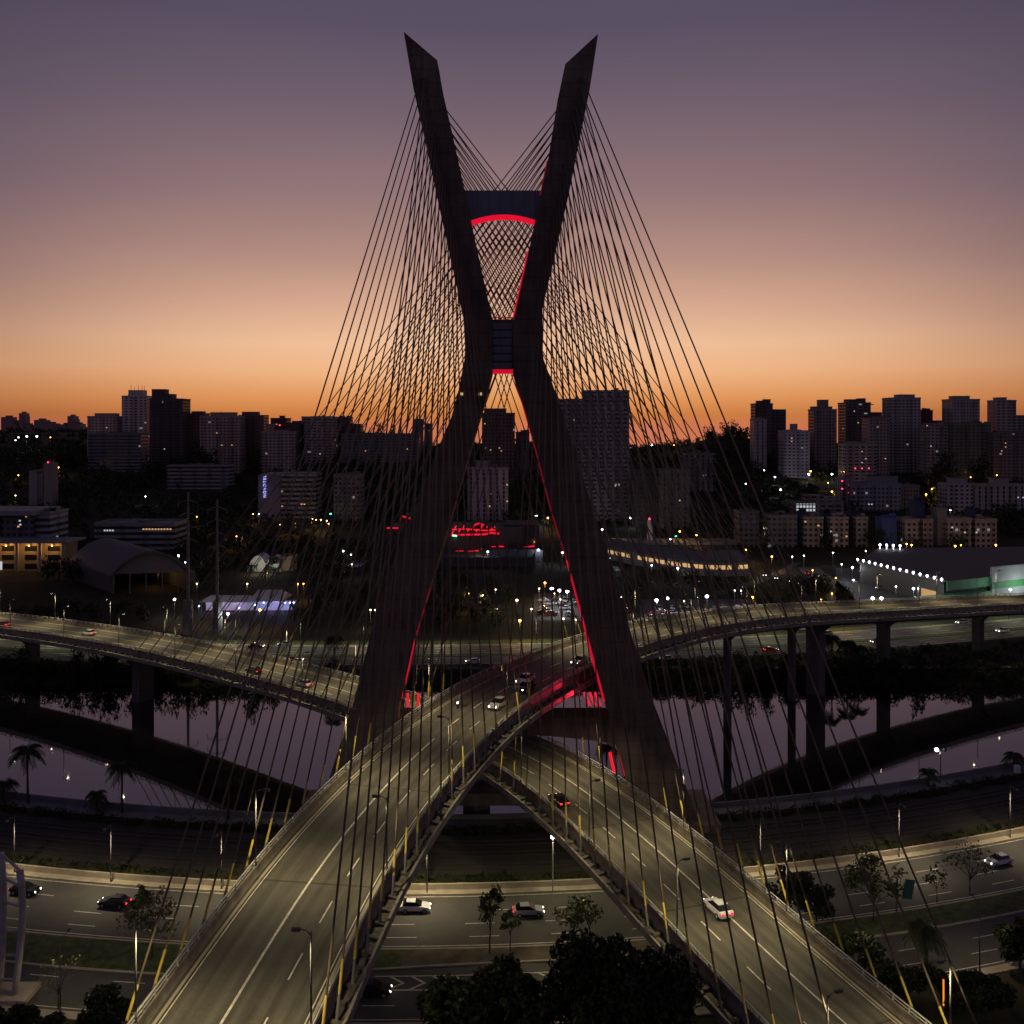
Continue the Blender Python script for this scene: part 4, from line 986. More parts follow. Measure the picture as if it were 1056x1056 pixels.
# ------------------------------------------------------------------ city
FOOT=[]
def bz(x0,x1,Y,d): return min(gz(x,y) for x in (x0,x1,(x0+x1)/2) for y in (Y,Y+d))-1.0
def building(label, px0, px1, ytop, Y, col, depth=None, mat='facade', name='apartment_tower', ph=(), wings=(), bal=None, ant=(), lit=(), cat='building', group=None, frame=False, rot=0.0, crown=True):
    x0=(px0-CX)*Y/F; x1=(px1-CX)*Y/F; xc=(x0+x1)/2; W=x1-x0
    d=depth or max(10,min(W*.9,26)); z0=bz(x0,x1,Y,d); H=CAMZ-(ytop-HZ)*Y/F-z0
    if H<2.5: H=2.5
    t=thing(name,label,cat,(xc,Y,z0),rot,group)
    FOOT.append((x0-2,x1+2,Y-3,Y+d+2))
    hr=random.Random(label+'x')
    if mat=='facade': mat=hr.choice(['facade','facade_b','facade_c','facade_d','facade_e'])
    if not ph and H>20 and crown:
        f=hr.uniform(.15,.45); ph=((px0+(px1-px0)*f,px0+(px1-px0)*(f+hr.uniform(.25,.4)),ytop-hr.uniform(1.6,3.0)*900/max(Y,500)),)
    def wall(nm,a,b,y0,y1,zb,zt,mt,c,bands=None):
        mb=MB(); mb.box(a,b,y0,y1,zb,zt)
        if bands:       # projecting balcony slabs and fins
            ba,bb,ov=bands; n=int((zt-zb)/3.0)
            for k in range(1,n):
                z=zb+3.0*k; mb.box(a+(b-a)*ba,a+(b-a)*bb,y0-ov,y0-.02,z-.1,z+.95 if k%1==0 else z+.2)
            
        o=mb.build(nm,mt,t); o.color=list(c)+[1]; return o
    wall('wall',-W/2,W/2,0,d,0,H,MT[mat],col,bal)
    if crown:
        mb=MB(); p=.25
        for a in ((-W/2-p,W/2+p,-p,p),(-W/2-p,W/2+p,d-p,d+p),(-W/2-p,-W/2+p,p+.01,d-p-.01),(W/2-p,W/2+p,p+.01,d-p-.01)): mb.box(a[0],a[1],a[2],a[3],H-.25,H+1.1)
        o=mb.build('parapet',MT['plain'],t); o.color=[c*.9 for c in col]+[1]
    for (a,b,yt) in wings:
        xa=(a-CX)*Y/F-xc; xb=(b-CX)*Y/F-xc; h=CAMZ-(yt-HZ)*Y/F-z0
        o=wall('wing',xa,xb,1.2,d*.9,0,h,MT[mat],[c*.92 for c in col],bal and (0.1,.9,.9))
    for (a,b,yt) in ph:
        xa=(a-CX)*Y/F-xc; xb=(b-CX)*Y/F-xc; h=CAMZ-(yt-HZ)*Y/F-z0
        mb=MB(); mb.box(xa,xb,d*.25,d*.75,H-.5,h); mb.box(xa-.4,xb+.4,d*.25-.4,d*.75+.4,h-.35,h)
        o=mb.build('penthouse',MT['plain'],t); o.color=[c*.8 for c in col]+[1]
    if frame:
        mb=MB()
        for k in range(5): x=-W/2+W*k/4; mb.box(x-.25,x+.25,.1,.6,H+1.1,H+4)
        mb.box(-W/2,W/2,.0,.7,H+4,H+4.6); o=mb.build('roof_frame',MT['plain'],t); o.color=list(col)+[1]
    for (px,yt) in ant:
        xa=(px-CX)*Y/F-xc; h=CAMZ-(yt-HZ)*Y/F-z0; mb=MB(); mb.tube((xa,d*.5,H),(xa,d*.5,h),.35,.18,5); mb.build('antenna',MT['darksteel'],t)
    if H>14:  # small roof plant so that no roof is bare
        rr=random.Random(label); mb=MB()
        for _ in range(rr.randint(1,3)):
            a=rr.uniform(-W*.38,W*.25); mb.box(a,a+rr.uniform(1.5,4),d*.3,d*.3+3,H-.2,H+rr.uniform(1.5,3.2))
        mb.tube((rr.uniform(-W*.3,W*.3),d*.6,H),(rr.uniform(-W*.3,W*.3),d*.6,H+rr.uniform(3,7)),.12,.08,5)
        o=mb.build('roof_plant',MT['plain'],t); o.color=[c*.75 for c in col]+[1]
    for (px,py,mt) in lit:
        xa=(px-CX)*Y/F-xc; zz=CAMZ-(py-HZ)*Y/F-z0; mb=MB(); s=.6*max(.8,Y/1000); off=-.08 if not bal else -1.25
        mb.box(xa-s,xa+s,off-.04,off,zz-s*.8,zz+s*.8); mb.build('lit_window',MT[mt],t)
    return t
far=(.3,.2,.2)  # brownish haze fade of the tiny far towers is put into this wall colour
for a,b,y,l,ph in ((1,11,430,'tiny far tower at the extreme left of the skyline',()),(11,17,437,'tiny low far block right beside the leftmost skyline tower',()),(19.5,24,426,'tiny slim far tower standing alone like a chimney at the far left skyline',()),(24,31,438,'tiny low far block at the foot of the slim lone skyline tower',()),(35,46,433,'tiny broad far block in the middle of the far left skyline',()),(46,56,436.5,'tiny stepped far block right of the broad one on the far left skyline',()),(62,68,437.5,'tiny low far block with a sharp top left of the spire tower',()),(69.5,75.5,429,'tiny slim far tower just left of the spire tower',()),(76,83,437,'tiny far tower carrying a thin spire on the left skyline',())):
    building(l,a,b,y,3100,far,40,'plain','distant_tower',ph=((a+(b-a)*.3,a+(b-a)*.75,y-1.6),),wings=((b-.2,b+(b-a)*.28,y+3.2),),ant=((79.5,432.5),) if 'spire' in l and 'carrying' in l else (),group='tiny towers on the far left skyline',crown=False)
BGE=(.40,.33,.29); DRK=(.11,.09,.09); WHT=(.6,.52,.50); SLT=(.15,.165,.20); BRN=(.2,.12,.10); MRN=(.18,.07,.07); PNK=(.42,.32,.31)  # wall tones of the towers, with their slight distance fade put into the colour
building('grey tower with an open frame on its roof, left of the two tall towers',90,121,430,1010,PNK,24,ph=((95,116,426),),lit=((110,441,'winwarm'),))
building('low maroon and slate panelled block in front of the frame topped tower',90.5,145,447.5,900,SLT,20,'facade_band','office_block',wings=((93,106,447.2),))
building('tall pale tower with roof antennas, left of the twin tall towers on the left skyline',125.5,151,409,1020,WHT,24,bal=(.35,.62,.5),ph=((130,145,402),),ant=((130.5,396),(134,398),(138,396.5),(142,397),(144.5,397.5)))
building('tall dark stepped tower with balconies, right of the antenna topped pale tower',154,188.5,412,1000,DRK,24,bal=(.2,.8,1.0),ph=((154.2,168,401),(168,176,406)),lit=((170,463,'wincool'),))
building('dark narrow block just right of the tall stepped tower',193,211,427,1020,BRN,18,ph=((196,208,424),))
building('broad beige apartment block with balconies and two amber windows',206,247,430,930,BGE,22,bal=(.42,.9,1.1),ph=((215,240,425),),lit=((224,446.5,'winwarm'),(239.5,459,'winwarm'),(229,459,'winwarm')))
building('brown apartment block with white balcony bands right of the beige one',246,272,429,950,BRN,20,bal=(.2,.75,1.2),ph=((248,264,424.5),))
building('dark red block with a red beacon behind the plain beige slab',279,296,432,1010,MRN,18,ph=((287,291,428.5),),lit=((288.5,438.5,'dotred'),))
building('plain beige windowless slab block in front of the dark red block',270,301,446,900,BGE,18,'facade',wings=((274,279,437),))
building('dark low block between the beige slab and the pinkish tower',295,313,437,960,DRK,18,ph=((300,308,434),))
building('pinkish grey tower behind the left cable fan',311,344,430.5,960,PNK,22,ph=((320,341,429),),lit=((330,468,'wincool'),))
building('dark notched block right of the pinkish tower behind the cables',346,361,431,985,DRK,18,wings=((361,372,437),))
building('wide dim grey slab on the hill behind the left cable fan',352,432,448,940,(0.181,0.173,0.181),18,'facade','apartment_block',lit=((420,463,'winwarm'),(425,463,'winwarm'),(377,465,'winwarm')))
for a,b,y,l in ((426,436,432.5,'small far tower left of a thinner one beside the left mast leg'),(437.5,445.5,437.5,'thinner small far tower beside the left mast leg')): building(l,a,b,y,1900,(.13,.12,.13),18,'facade','distant_tower')
building('dark blotchy slab tower low behind the left cables near the green signal',344,372,491,640,(0.198,0.190,0.198),16,'facade_lit',lit=((376-6,498,'winwarm'),))
building('dark reddish tower framed by the mast legs under the red waist',497,531,427,800,(0.181,0.124,0.116),20,bal=(.3,.5,.6),ph=((499,522,421),),lit=((500,437,'wincool'),(506,464,'winwarm'),(515,462,'winwarm'),(517,465,'winwarm')))
building('slim dark block right of the reddish tower inside the mast legs',532,546,446.5,820,(0.198,0.165,0.165),16,ph=((537,545,443.5),))
building('pale rounded top apartment block low inside the mast legs',482,524,484,640,(0.363,0.314,0.330),16,'facade',ph=((491,505,475),),lit=((507,509,'winwarm'),(523,500,'winwarm'),(523,517,'winwarm'),(505,522,'winwarm')))
building('huge dark slate apartment slab behind the right mast leg',602,649,404,640,(0.281,0.272,0.305),20,bal=(.30,.42,.6),ph=((632,640,401.5),),wings=((574,602.5,411),),lit=((634,501,'winwarm'),(592,433,'winwarm')))
building('dim dark block right of the huge slate slab',652,681,486,620,(0.083,0.074,0.074),16)
building('dim olive grey block behind the right cable fan',682,711,486,610,(0.214,0.198,0.165),16,lit=((701,516,'winwarm'),))
building('grey hillside block with an orange lit window behind the right cables',707,738,469,760,(0.198,0.181,0.181),16,lit=((717,470.6,'winwarm'),(727.5,490,'winwarm'),(725,490.5,'winwarm')))
building('unfinished looking dark tower with ragged top, first of the right skyline',779,797,417,900,DRK,18,ph=((783,790,413),(790,796,411.5)),ant=((797,419),),wings=((797,811,422),),bal=(.05,.4,1.0))
building('pale narrow block below the ragged dark tower',777.5,791,433,860,(0.363,0.330,0.346),14)
building('light grey slab with two lit windows on the right skyline',808,835,445,840,(0.396,0.363,0.396),18,ph=((819,824,437),),lit=((816.5,452,'winwarm'),(816.5,455,'winwarm'),(827.5,462,'winwarm')))
building('slim brown tower with a square roof box on the right skyline',839.5,863,423,900,(0.231,0.190,0.190),18,ph=((840,844,419),(847,856,412),(856,860,419)),wings=((859,863,425),))
building('dark broad stepped tower left of the grey stair like block',872,898,416,930,(0.148,0.124,0.124),22,ph=((876,889,411.5),(889,895,410.5),(895,903,417)),wings=((897,910,425),),lit=((881,424,'wincool'),(885,436,'winwarm')))
building('grey brown block stepping down to the right of the broad dark tower',896,918,432,870,(0.264,0.214,0.214),18,lit=((913,473,'winwarm'),))
building('lighter low slab with red trims in front of the broad dark tower',871,904,459,800,(0.330,0.289,0.281),16,ph=((875,896,455),),lit=((889,465.5,'winwarm'),(893,473,'winwarm'),(889,477,'wincool'),(882,483,'dotred'),(889,483,'dotred'),(896,483,'dotred')))
building('tall grey tower with chamfered crown, highest on the right skyline',919,949.5,411,900,(0.346,0.314,0.330),22,ph=((929,946,406.5),),bal=(.28,.68,.4))
building('dark red stepped block right of the tall chamfered tower',950,962,424,940,MRN,16,wings=((957,972,433.5),))
building('grey slab stepping down beside the dark red block',955,983,438,860,(0.281,0.247,0.247),18,lit=((953+3,439,'wincool'),(960,460,'wincool')))
building('square grey tower with domed crown, second from right on the skyline',982,1010.5,412.5,910,(0.330,0.297,0.305),22,ph=((986.5,1003,408),),lit=((997,436.5,'winwarm'),))
building('greenish dark apartment block in front of the square grey tower',983,1022,437,850,(0.132,0.140,0.124),20,bal=(.1,.4,.8),ph=((1000,1015,434.5),))
building('low grey block between the two right end towers',1018,1030,437,950,(0.281,0.247,0.247),18)
building('grey tower with scaffold at its right corner, rightmost of the skyline',1028.5,1048,413.5,930,(0.330,0.297,0.314),20,ph=((1032,1041,409.5),),wings=((1040,1058,428),),ant=((1046.5,411),(1044,412.5)))
building('dark slab at the right picture edge below the scaffolded tower',1025,1062,447,840,(0.165,0.148,0.148),18,lit=((1037,457,'winwarm'),(1037,461,'winwarm'),(1033,465,'winwarm')))
# lower right housing
building('dim long school like block with a grid of bright white windows',820,870,519,640,(0.264,0.231,0.214),14,'facade','school_building',wings=((832,850,511),(850,866,513)))
mb=MB()
sc=[o for o in COL.objects if o.name.startswith('school_building')][0]
for r_ in range(3):
    for c_ in range(6):
        xa=(822.5+c_*3.4-CX)*640/F-sc.location.x; zz=CAMZ-(518.8+r_*3.6-HZ)*640/F-sc.location.z
        m_=MB(); m_.box(xa-.75,xa+.75,-.12,-.05,zz-.75,zz+.75); m_.build('lit_window',MT['wincool'],sc)
building('bluish grey long block with a blue parapet and white roof lamp',880,929,500,680,(0.247,0.256,0.297),14,'facade_lit','apartment_block',ph=((896,928,491),),lit=((896,520,'wincool'),(899,520,'wincool')))
building('beige low block with a red dotted stair column left of the bluish long block',868,880,494,690,(0.330,0.247,0.239),14,'facade','apartment_block',lit=((868.5,496,'dotred'),(868.5,504,'dotred'),(875.5,500,'dotred'),(875.5,508,'dotred')))
building('brown grey low block behind the blue stair tower on the right',928,948,502,690,(0.264,0.214,0.214),14,'facade','apartment_block')
building('pale low block with a tall roof box on the right slope',976,1004,500,680,(0.396,0.346,0.363),14,'facade','apartment_block',ph=((983,1000,493),))
building('long pale low block at the right picture edge with two white windows',1003,1062,501,690,(0.396,0.346,0.330),14,'facade','apartment_block',ph=((1027,1043,493),),lit=((1050,513,'wincool'),(1055,513,'wincool')))
k=0
for a,b,y,c,l in ((762,783,529,(0.165,0.148,0.140),'dim brown housing block, leftmost of the low housing row behind the market'),(792,822,533,(0.231,0.206,0.181),'olive housing block with an orange window, second from left in the low housing row'),(829,849,535,(0.363,0.330,0.264),'cream housing block between two navy stair towers, third from left in the low row'),(856,875,535,(0.396,0.363,0.281),'cream housing block in the middle left of the low row with three lit windows'),(883,895,535,(0.396,0.363,0.281),'narrow cream housing block left of the gap with dark trees in the low row'),(933,948,537,(0.396,0.346,0.297),'narrow pale housing block right of the blue block in the low row'),(952,962,537,(0.363,0.314,0.281),'narrowest pale housing block left of the green topped tower in the low row'),(977,1002,536,(0.396,0.363,0.297),'cream housing block right of the green topped tower'),(1006,1028,537,(0.429,0.380,0.314),'gabled cream housing block, rightmost of the low row')):
    lits=((830.5,538,'winwarm'),(844,542,'winwarm'),(847,552,'wincool')) if 'third' in l else ((857,548,'wincool'),(860,552,'winwarm'),(873,553,'winwarm')) if 'middle left' in l else ((982,544,'wincool'),(995,549,'winwarm')) if 'right of the green' in l else ((1007,549,'wincool'),) if 'gabled' in l else ()
    building(l,a,b,y,540,c,12,'facade_lit','housing_block',group='low housing row behind the market',lit=lits)
NVY=(.035,.05,.11)
for a,b,y,l in ((823,829,530,'navy stair tower left of the cream block in the low housing row'),(849.5,856,531,'navy stair tower between two cream blocks in the low housing row'),(875.5,883,531,'navy stair tower left of the narrow cream block'),(944,953,518,'tall navy stair tower rising behind the low housing row'),(1002.5,1006,527,'thin navy stair tower left of the gabled cream block')):
    building(l,a,b,y,546,NVY,9,'plain','stair_tower',group='navy stair towers of the housing row')
building('plain blue painted block standing alone in the low housing row',909.5,925,536,545,(0.083,0.148,0.363),10,'plain','housing_block')
building('grey stair tower with a green top in the low housing row',967,976.5,526,545,(0.264,0.264,0.247),9,'plain','stair_tower',ph=((966.5,977,525),))
# left lower city
building('white terraced office with long window bands on the left wooded slope',172,236,481,800,(.26,.25,.26),16,'facade_band','office_building',wings=((180,220,500),))
building('glass hall with overhanging flat roof at the left picture edge',2,34,532,470,(.11,.115,.13),22,'facade_lit','glass_hall',lit=((20.5,537,'wincool'),(21,541,'wincool'),(27,532.5,'winwarm'),(19,543,'winwarm')))
gh=[o for o in COL.objects if o.name=='glass_hall'][0]
mb=MB(); mb.box(-22,10,-5,24,gh.children[0].dimensions.z+1.4 if False else CAMZ-(526-HZ)*.47-gh.location.z-2.2,CAMZ-(526-HZ)*.47-gh.location.z); o=mb.build('roof',MT['plain'],gh); o.color=(.24,.24,.26,1)
building('pale panelled annex right of the glass hall',34,51,530,472,(.24,.24,.26),20,'facade_band','office_annex')
t=thing('colonnade_building','low amber lit colonnade building under the glass hall at the left edge','building',at(20,598,455)+Vector((0,0,0)))
zb=gz(t.location.x,455); t.location.z=zb
Hc=CAMZ-(558-HZ)*.455-zb
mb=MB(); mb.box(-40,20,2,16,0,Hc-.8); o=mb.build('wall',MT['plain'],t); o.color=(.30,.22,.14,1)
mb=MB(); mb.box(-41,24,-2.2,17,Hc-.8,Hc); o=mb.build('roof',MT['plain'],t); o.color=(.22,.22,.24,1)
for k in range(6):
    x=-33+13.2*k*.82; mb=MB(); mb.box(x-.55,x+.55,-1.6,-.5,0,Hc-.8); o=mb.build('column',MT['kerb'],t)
for k in range(5):
    for r_ in range(3):
        x=-28+10.8*k; mb=MB(); mb.box(x-2.8,x+2.8,1.86,1.98,1+r_*4.2,3.4+r_*4.2); mb.build('window',MT['glass'],t)
for k in range(5):
    x=-28+10.8*k; mb=MB(); mb.ball((x,.2,Hc-2.2),.35,8,6); mb.build('lamp',MT['dotorange'],t); light('lamp_light','POINT',(x,-.9,Hc-2.4),700,(1,.55,.18),t,.3)
mb=MB(); mb.box(-13,-9,1.7,1.84,.6,4.5); mb.build('lit_window',MT['wincool'],t)
FOOT.append((-270,-190,445,480))
building('grey banded office block with lit top windows behind the arched hall',97,180,541,520,(.26,.255,.265),22,'facade_band','office_building',wings=((125,140,539),),lit=tuple((108+k*2.8,547,'wincool') for k in range(4))+tuple((148+k*3.1,545.7,'winwarm') for k in range(10))+((110,556,'wincool'),)+tuple((98+k*3.2,578,'winwarm') for k in range(9)))
building('small square tower with a red beacon on the left wooded hill',45,54,479,700,(0.264,0.231,0.214),9,'plain','water_tower',lit=((49.5,476.8,'dotred'),))
building('small pale cube house beside the red beacon tower',30,38,487,705,(0.297,0.281,0.281),9,'plain','house')
# arched hall
t=thing('arched_hall','dark hall with a curved barrel roof and pale gable on the left far bank','hall',(0,0,0))
Pn=at(107,612,395); zg=0
a0=Vector(((117-CX)*.395,395,0)); a1=Vector(((187-CX)*.385,400,0)); back=Vector((-37,42,0))
def archz(tt): return 8.0+9.5*math.sin(math.pi*tt)**.85*1.0
mb=MB(); n=16
for j,off in enumerate((Vector((0,-3,0)),back)):
    for i in range(n+1):
        p=a0.lerp(a1,i/n)+off; mb.v.append((p.x,p.y,archz(i/n)))
    for i in range(n+1):
        p=a0.lerp(a1,i/n)+off; mb.v.append((p.x,p.y,archz(i/n)-.9))
m_=n+1
for i in range(n):
    mb.f += [(i,i+1,2*m_+i+1,2*m_+i),(m_+i,2*m_+m_+i,3*m_+i+1,m_+i+1),(i,m_+i,m_+i+1,i+1),(2*m_+i,2*m_+i+1,3*m_+i+1,3*m_+i)]; mb.mi += [0]*4
mb.f += [(0,2*m_,3*m_,m_),(n,m_+n,3*m_+n,2*m_+n)]; mb.mi += [0,0]
o=fixn(mb.build('roof',MT['plain'],t)); o.color=(.085,.085,.10,1)
mb=MB()
for i in range(n):
    p,q=a0.lerp(a1,i/n),a0.lerp(a1,(i+1)/n); mb.hexa([p+Vector((0,0,8)),q+Vector((0,0,8)),q+Vector((0,.4,8)),p+Vector((0,.4,8)),p+Vector((0,0,max(8.01,archz(i/n)-.9))),q+Vector((0,0,max(8.01,archz((i+1)/n)-.9))),q+Vector((0,.4,max(8.01,archz((i+1)/n)-.9))),p+Vector((0,.4,max(8.01,archz(i/n)-.9)))])
o=fixn(mb.build('gable',MT['plain'],t)); o.color=(.15,.14,.14,1)
for i in range(6):
    p=a0.lerp(a1,i/5); mb=MB(); mb.tube(p+Vector((0,.2,-.5)),p+Vector((0,.2,8.4)),.3,n=6); mb.build('column',MT['darksteel'],t)
for p0,p1 in ((a0,a0+back),(a1,a1+back),(a0+back,a1+back)):
    dd=(p1-p0).normalized()*.3; nn=Vector((-dd.y,dd.x,0)); mb=MB(); mb.hexa([p0,p1,p1+nn,p0+nn,p0+Vector((0,0,7.5)),p1+Vector((0,0,7.5)),p1+nn+Vector((0,0,7.5)),p0+nn+Vector((0,0,7.5))]); o=mb.build('wall',MT['plain'],t); o.color=(.07,.07,.075,1)
FOOT.append((-185,-130,385,450))
# hotel with vertical letters
t=building('hotel slab with glowing blue vertical letters on its windowless end',290,325,488,640,(.30,.29,.28),22,'facade_band','hotel',lit=((291,522,'winwarm'),(311,520,'winwarm'),(314,520,'winwarm')),crown=False)
xh=t.location.x
mb=MB(); a=(267-CX)*.64-xh; b=(290-CX)*.64-xh; H=CAMZ-(489.5-HZ)*.64-t.location.z
mb.box(a,b-.03,-2,20,0,H); o=mb.build('end_wall',MT['plain'],t); o.color=(.13,.13,.17,1)
mb=MB(); mb.box(a+3,b-.03,-2.4,19,H,H+.9); o=mb.build('parapet',MT['plain'],t); o.color=(.2,.2,.22,1)
fc=bpy.data.curves.new('sign_font','FONT'); fc.body='NOVOTEL'; fc.size=3.6; fc.extrude=.12; fc.align_x='CENTER'; fc.align_y='CENTER'; fc.space_character=1.3
fo=bpy.data.objects.new('sign_font',fc); COL.objects.link(fo)
bpy.context.view_layer.update(); me=bpy.data.meshes.new_from_object(fo); COL.objects.unlink(fo); bpy.data.objects.remove(fo)
me.materials.clear(); me.materials.append(MT['sign'])
sx=(274-CX)*.64-xh; sz=CAMZ-(501.5-HZ)*.64-t.location.z
o=link(me,'sign_lettering',t,(sx,-2.3,sz)); o.rotation_euler=(R(90),R(-90),0)
dim=max(v.co.x for v in me.vertices)-min(v.co.x for v in me.vertices); s_=(512.5-490)*.64/dim; o.scale=(s_,s_*1.0,1)
light('sign_light','POINT',(sx,-5,sz),70,(.3,.35,1),t,.5)
# red lit mall
t=thing('shopping_mall','dark shopping mall outlined with red light lines inside the mast legs','mall',(0,500,0))
def mbx(px0,px1,y0,y1,Y0,Y1): return ((px0-CX)*Y0/F,(px1-CX)*Y0/F,Y0-500,Y1-500,CAMZ-(y1-HZ)*Y0/F,CAMZ-(y0-HZ)*Y0/F)
for a in ((455,540,545,578,505,540),(400,470,544,575,530,556),(415,440,533,545,532,556),(520,556,541,572,515,540),(486,500,541,546,508,530)):
    mb=MB(); mb.box(*mbx(*a)); o=mb.build('wall',MT['plain'],t); o.color=(.06,.045,.045,1)
def rline(pts,Y,th=.35,mat='redbar'):
    mb=MB(); mb.path([at(a,b,Y)-Vector((0,500,0)) for a,b in pts],th,5); mb.build('red_light_line',MT[mat],t)
rline([(399,544.5),(412,544.5),(412.5,537),(415,532.5),(426,535.5)],528.6,.42)
rline([(462,551.8),(474,551.4),(500,551),(506,549.3),(515,550.3)],504,.5)
rline([(466,546),(480,545.5),(500,547),(511,546.5)],504.2,.4)
rline([(487,542.5),(494,539.5),(499,541.5)],504.4,.45)
for a,b in ((466,549),(469,543.5),(473,547.5),(477,543.5),(482,546.5),(487,544),(491,547),(496,543.5),(502,542.8),(506,546),(510,543)): rline([(a,b+1.4),(a+1.6,b-1.4)],503.8,.36)
rline([(523,550.4),(539.5,550)],514,.45)
rline([(470,568.8),(478,568.6)],503.5,.5); rline([(482,569),(493.5,567.8)],503.5,.4,'redbar'); rline([(507,564),(511,564)],503.4,.5); rline([(514,563.5),(519,563.8),(521,566.5),(529,566.8),(551,563)],503.3,.5)
mb=MB(); mb.path([at(467,552.3,503)-Vector((0,500,0)),at(471,552.8,503)-Vector((0,500,0))],.35,5); mb.build('green_light_line',MT['dotgreen'],t)
FOOT.append((-70,20,495,560))
# pale warehouse roofs in front of the mall
for a,b,y,Y,l in ((452,552,577,470,'dim blue grey warehouse roof in front of the red lit mall'),(358,372,587,452,'small pale roof at the left of the mast leg'),(505,560,569,484,'pale lit shed wall under a white lamp below the mall')):
    building(l,a,b,y,Y,(.05,.055,.07),22,'plain','warehouse')
building('low long shed behind the car park left of the right mast leg',596,640,596,440,(0.132,0.140,0.148),14,'plain','warehouse')
# curved glass arcade
t=thing('glass_arcade','long low arcade with a lit window strip right of the right mast leg','arcade',(0,450,0))
mb=MB(); wmb=[]; pts=[]
for i in range(14):
    q=i/13; px=622+q*150; Y=500-60*math.sin(q*1.9); pts.append(((px-CX)*Y/F,Y))
for i in range(13):
    (xa,ya),(xb,yb)=pts[i],pts[i+1]
    mb.hexa([(xa,ya-450,0),(xb,yb-450,0),(xb,yb-430,0),(xa,ya-430,0),(xa,ya-450,6.5),(xb,yb-450,6.5),(xb,yb-430,6.5),(xa,ya-430,6.5)])
o=mb.build('wall',MT['plain'],t); o.color=(.24,.22,.2,1)
mb=MB()
for i in range(13):
    (xa,ya),(xb,yb)=pts[i],pts[i+1]
    mb.hexa([(xa,ya-451.5,6.5),(xb,yb-451.5,6.5),(xb,yb-428,6.5),(xa,ya-428,6.5),(xa,ya-451.5,7.4),(xb,yb-451.5,7.4),(xb,yb-428,9),(xa,ya-428,9)])
o=mb.build('roof',MT['plain'],t); o.color=(.10,.105,.115,1)
for i in range(13):
    (xa,ya),(xb,yb)=pts[i],pts[i+1]
    for k in range(2):
        f0,f1=.08+k*.48,.48+k*.44
        A_=Vector((xa,ya-450.12,0)).lerp(Vector((xb,yb-450.12,0)),f0); B_=Vector((xa,ya-450.12,0)).lerp(Vector((xb,yb-450.12,0)),f1)
        if random.random()<.75:
            mb=MB(); mb.add([A_+Vector((0,0,3.2)),B_+Vector((0,0,3.2)),B_+Vector((0,0,5)),A_+Vector((0,0,5))],[(0,1,2,3)]); mb.build('lit_window',MT['winwarm'],t)
FOOT.append((40,115,430,520))
building('dim long flat block behind the lit arcade',625,760,566,540,(0.198,0.198,0.214),20,'facade_band','office_building',lit=tuple((630+k*9,571,'winwarm') for k in range(12)))
t=thing('obelisk','white obelisk with a red beacon on top right of the right mast leg','monument',at(670,558,560)); t.location.z=gz(t.location.x,560)
mb=MB(); h=CAMZ-(536-HZ)*.56-t.location.z; mb.hexa([(-1.5,-1.5,0),(1.5,-1.5,0),(1.5,1.5,0),(-1.5,1.5,0),(-1.2,-1.2,h),(1.2,-1.2,h),(1.2,1.2,h),(-1.2,1.2,h)]); mb.build('shaft',MT['white'],t)
mb=MB(); mb.ball((0,0,h+.6),.6); mb.build('beacon',MT['dotred'],t); light('lamp_light','SPOT',(0,-6,.6),1500,(1,.9,.8),t,.2,40,.5,(R(140),0,0))
# club with violet light, marquee
t=thing('event_tent','long white event canopy washed with violet and blue light','tent',(0,0,0))
mb=MB(); Y=352
def tent(mb,px0,px1,yt,yb,Y,d=9):
    x0,x1=(px0-CX)*Y/F,(px1-CX)*Y/F; zt=CAMZ-(yt-HZ)*Y/F; zb_=CAMZ-(yb-HZ)*Y/F
    mb.add([(x0,Y,zb_),(x1,Y,zb_),(x1,Y+d,zb_),(x0,Y+d,zb_),(x0+(x1-x0)*.15,Y+d/2,zt),(x1-(x1-x0)*.15,Y+d/2,zt)],[(0,1,5,4),(2,3,4,5),(3,0,4),(1,2,5),(3,2,1,0)])
tent(mb,205,262,616,621,352); mb.build('canopy',MT['white'],t)
mb=MB(); tent(mb,256,292,611.5,620,350,14); mb.build('canopy',MT['white'],t)
mb=MB(); mb.box((206-CX)*.352,(300-CX)*.352,359,362,-.3,3.2); mb.build('back_wall',MT['white'],t)
for px in range(207,300,12): mb=MB(); mb.tube(((px-CX)*.352,353,-.2),((px-CX)*.352,353,4.8),.08,n=5); mb.build('pole',MT['steel'],t)
for px,c in ((216,(.6,.45,1)),(238,(.7,.5,1)),(266,(.25,.35,1)),(282,(.6,.4,1)),(296,(.3,.4,1))): light('lamp_light','POINT',((px-CX)*.352,354.5,3.0),380,c,t,.2)
for px in (272,277,294,299,303): mb=MB(); mb.ball(((px-CX)*.351,351,CAMZ-(621.5-HZ)*.351),.3); mb.build('blue_lamp',MT['dotblue'],t)
FOOT.append((-115,-78,345,368))
t=thing('marquee','white rounded marquee glowing under lamps beside an orange lit wall','tent',(0,0,0))
mb=MB()
for px0,px1,yt in ((255,276,573),(272,290,575)):
    Y=455; x0,x1=(px0-CX)*Y/F,(px1-CX)*Y/F; n=10; zb_=gz(x0,Y); h=CAMZ-(yt-HZ)*Y/F-zb_; o_=len(mb.v)
    for j in (0,12):
        for i in range(n+1): mb.v.append((x0+(x1-x0)*i/n,Y+j,zb_+h*math.sin(math.pi*i/n)**.6))
    for i in range(n): mb.f.append((o_+i,o_+i+1,o_+n+2+i,o_+n+1+i)); mb.mi.append(0)
    mb.f += [tuple(o_+i for i in range(n+1)),tuple(o_+n+1+i for i in reversed(range(n+1)))]; mb.mi += [0,0]
fixn(mb.build('canopy',MT['white'],t))
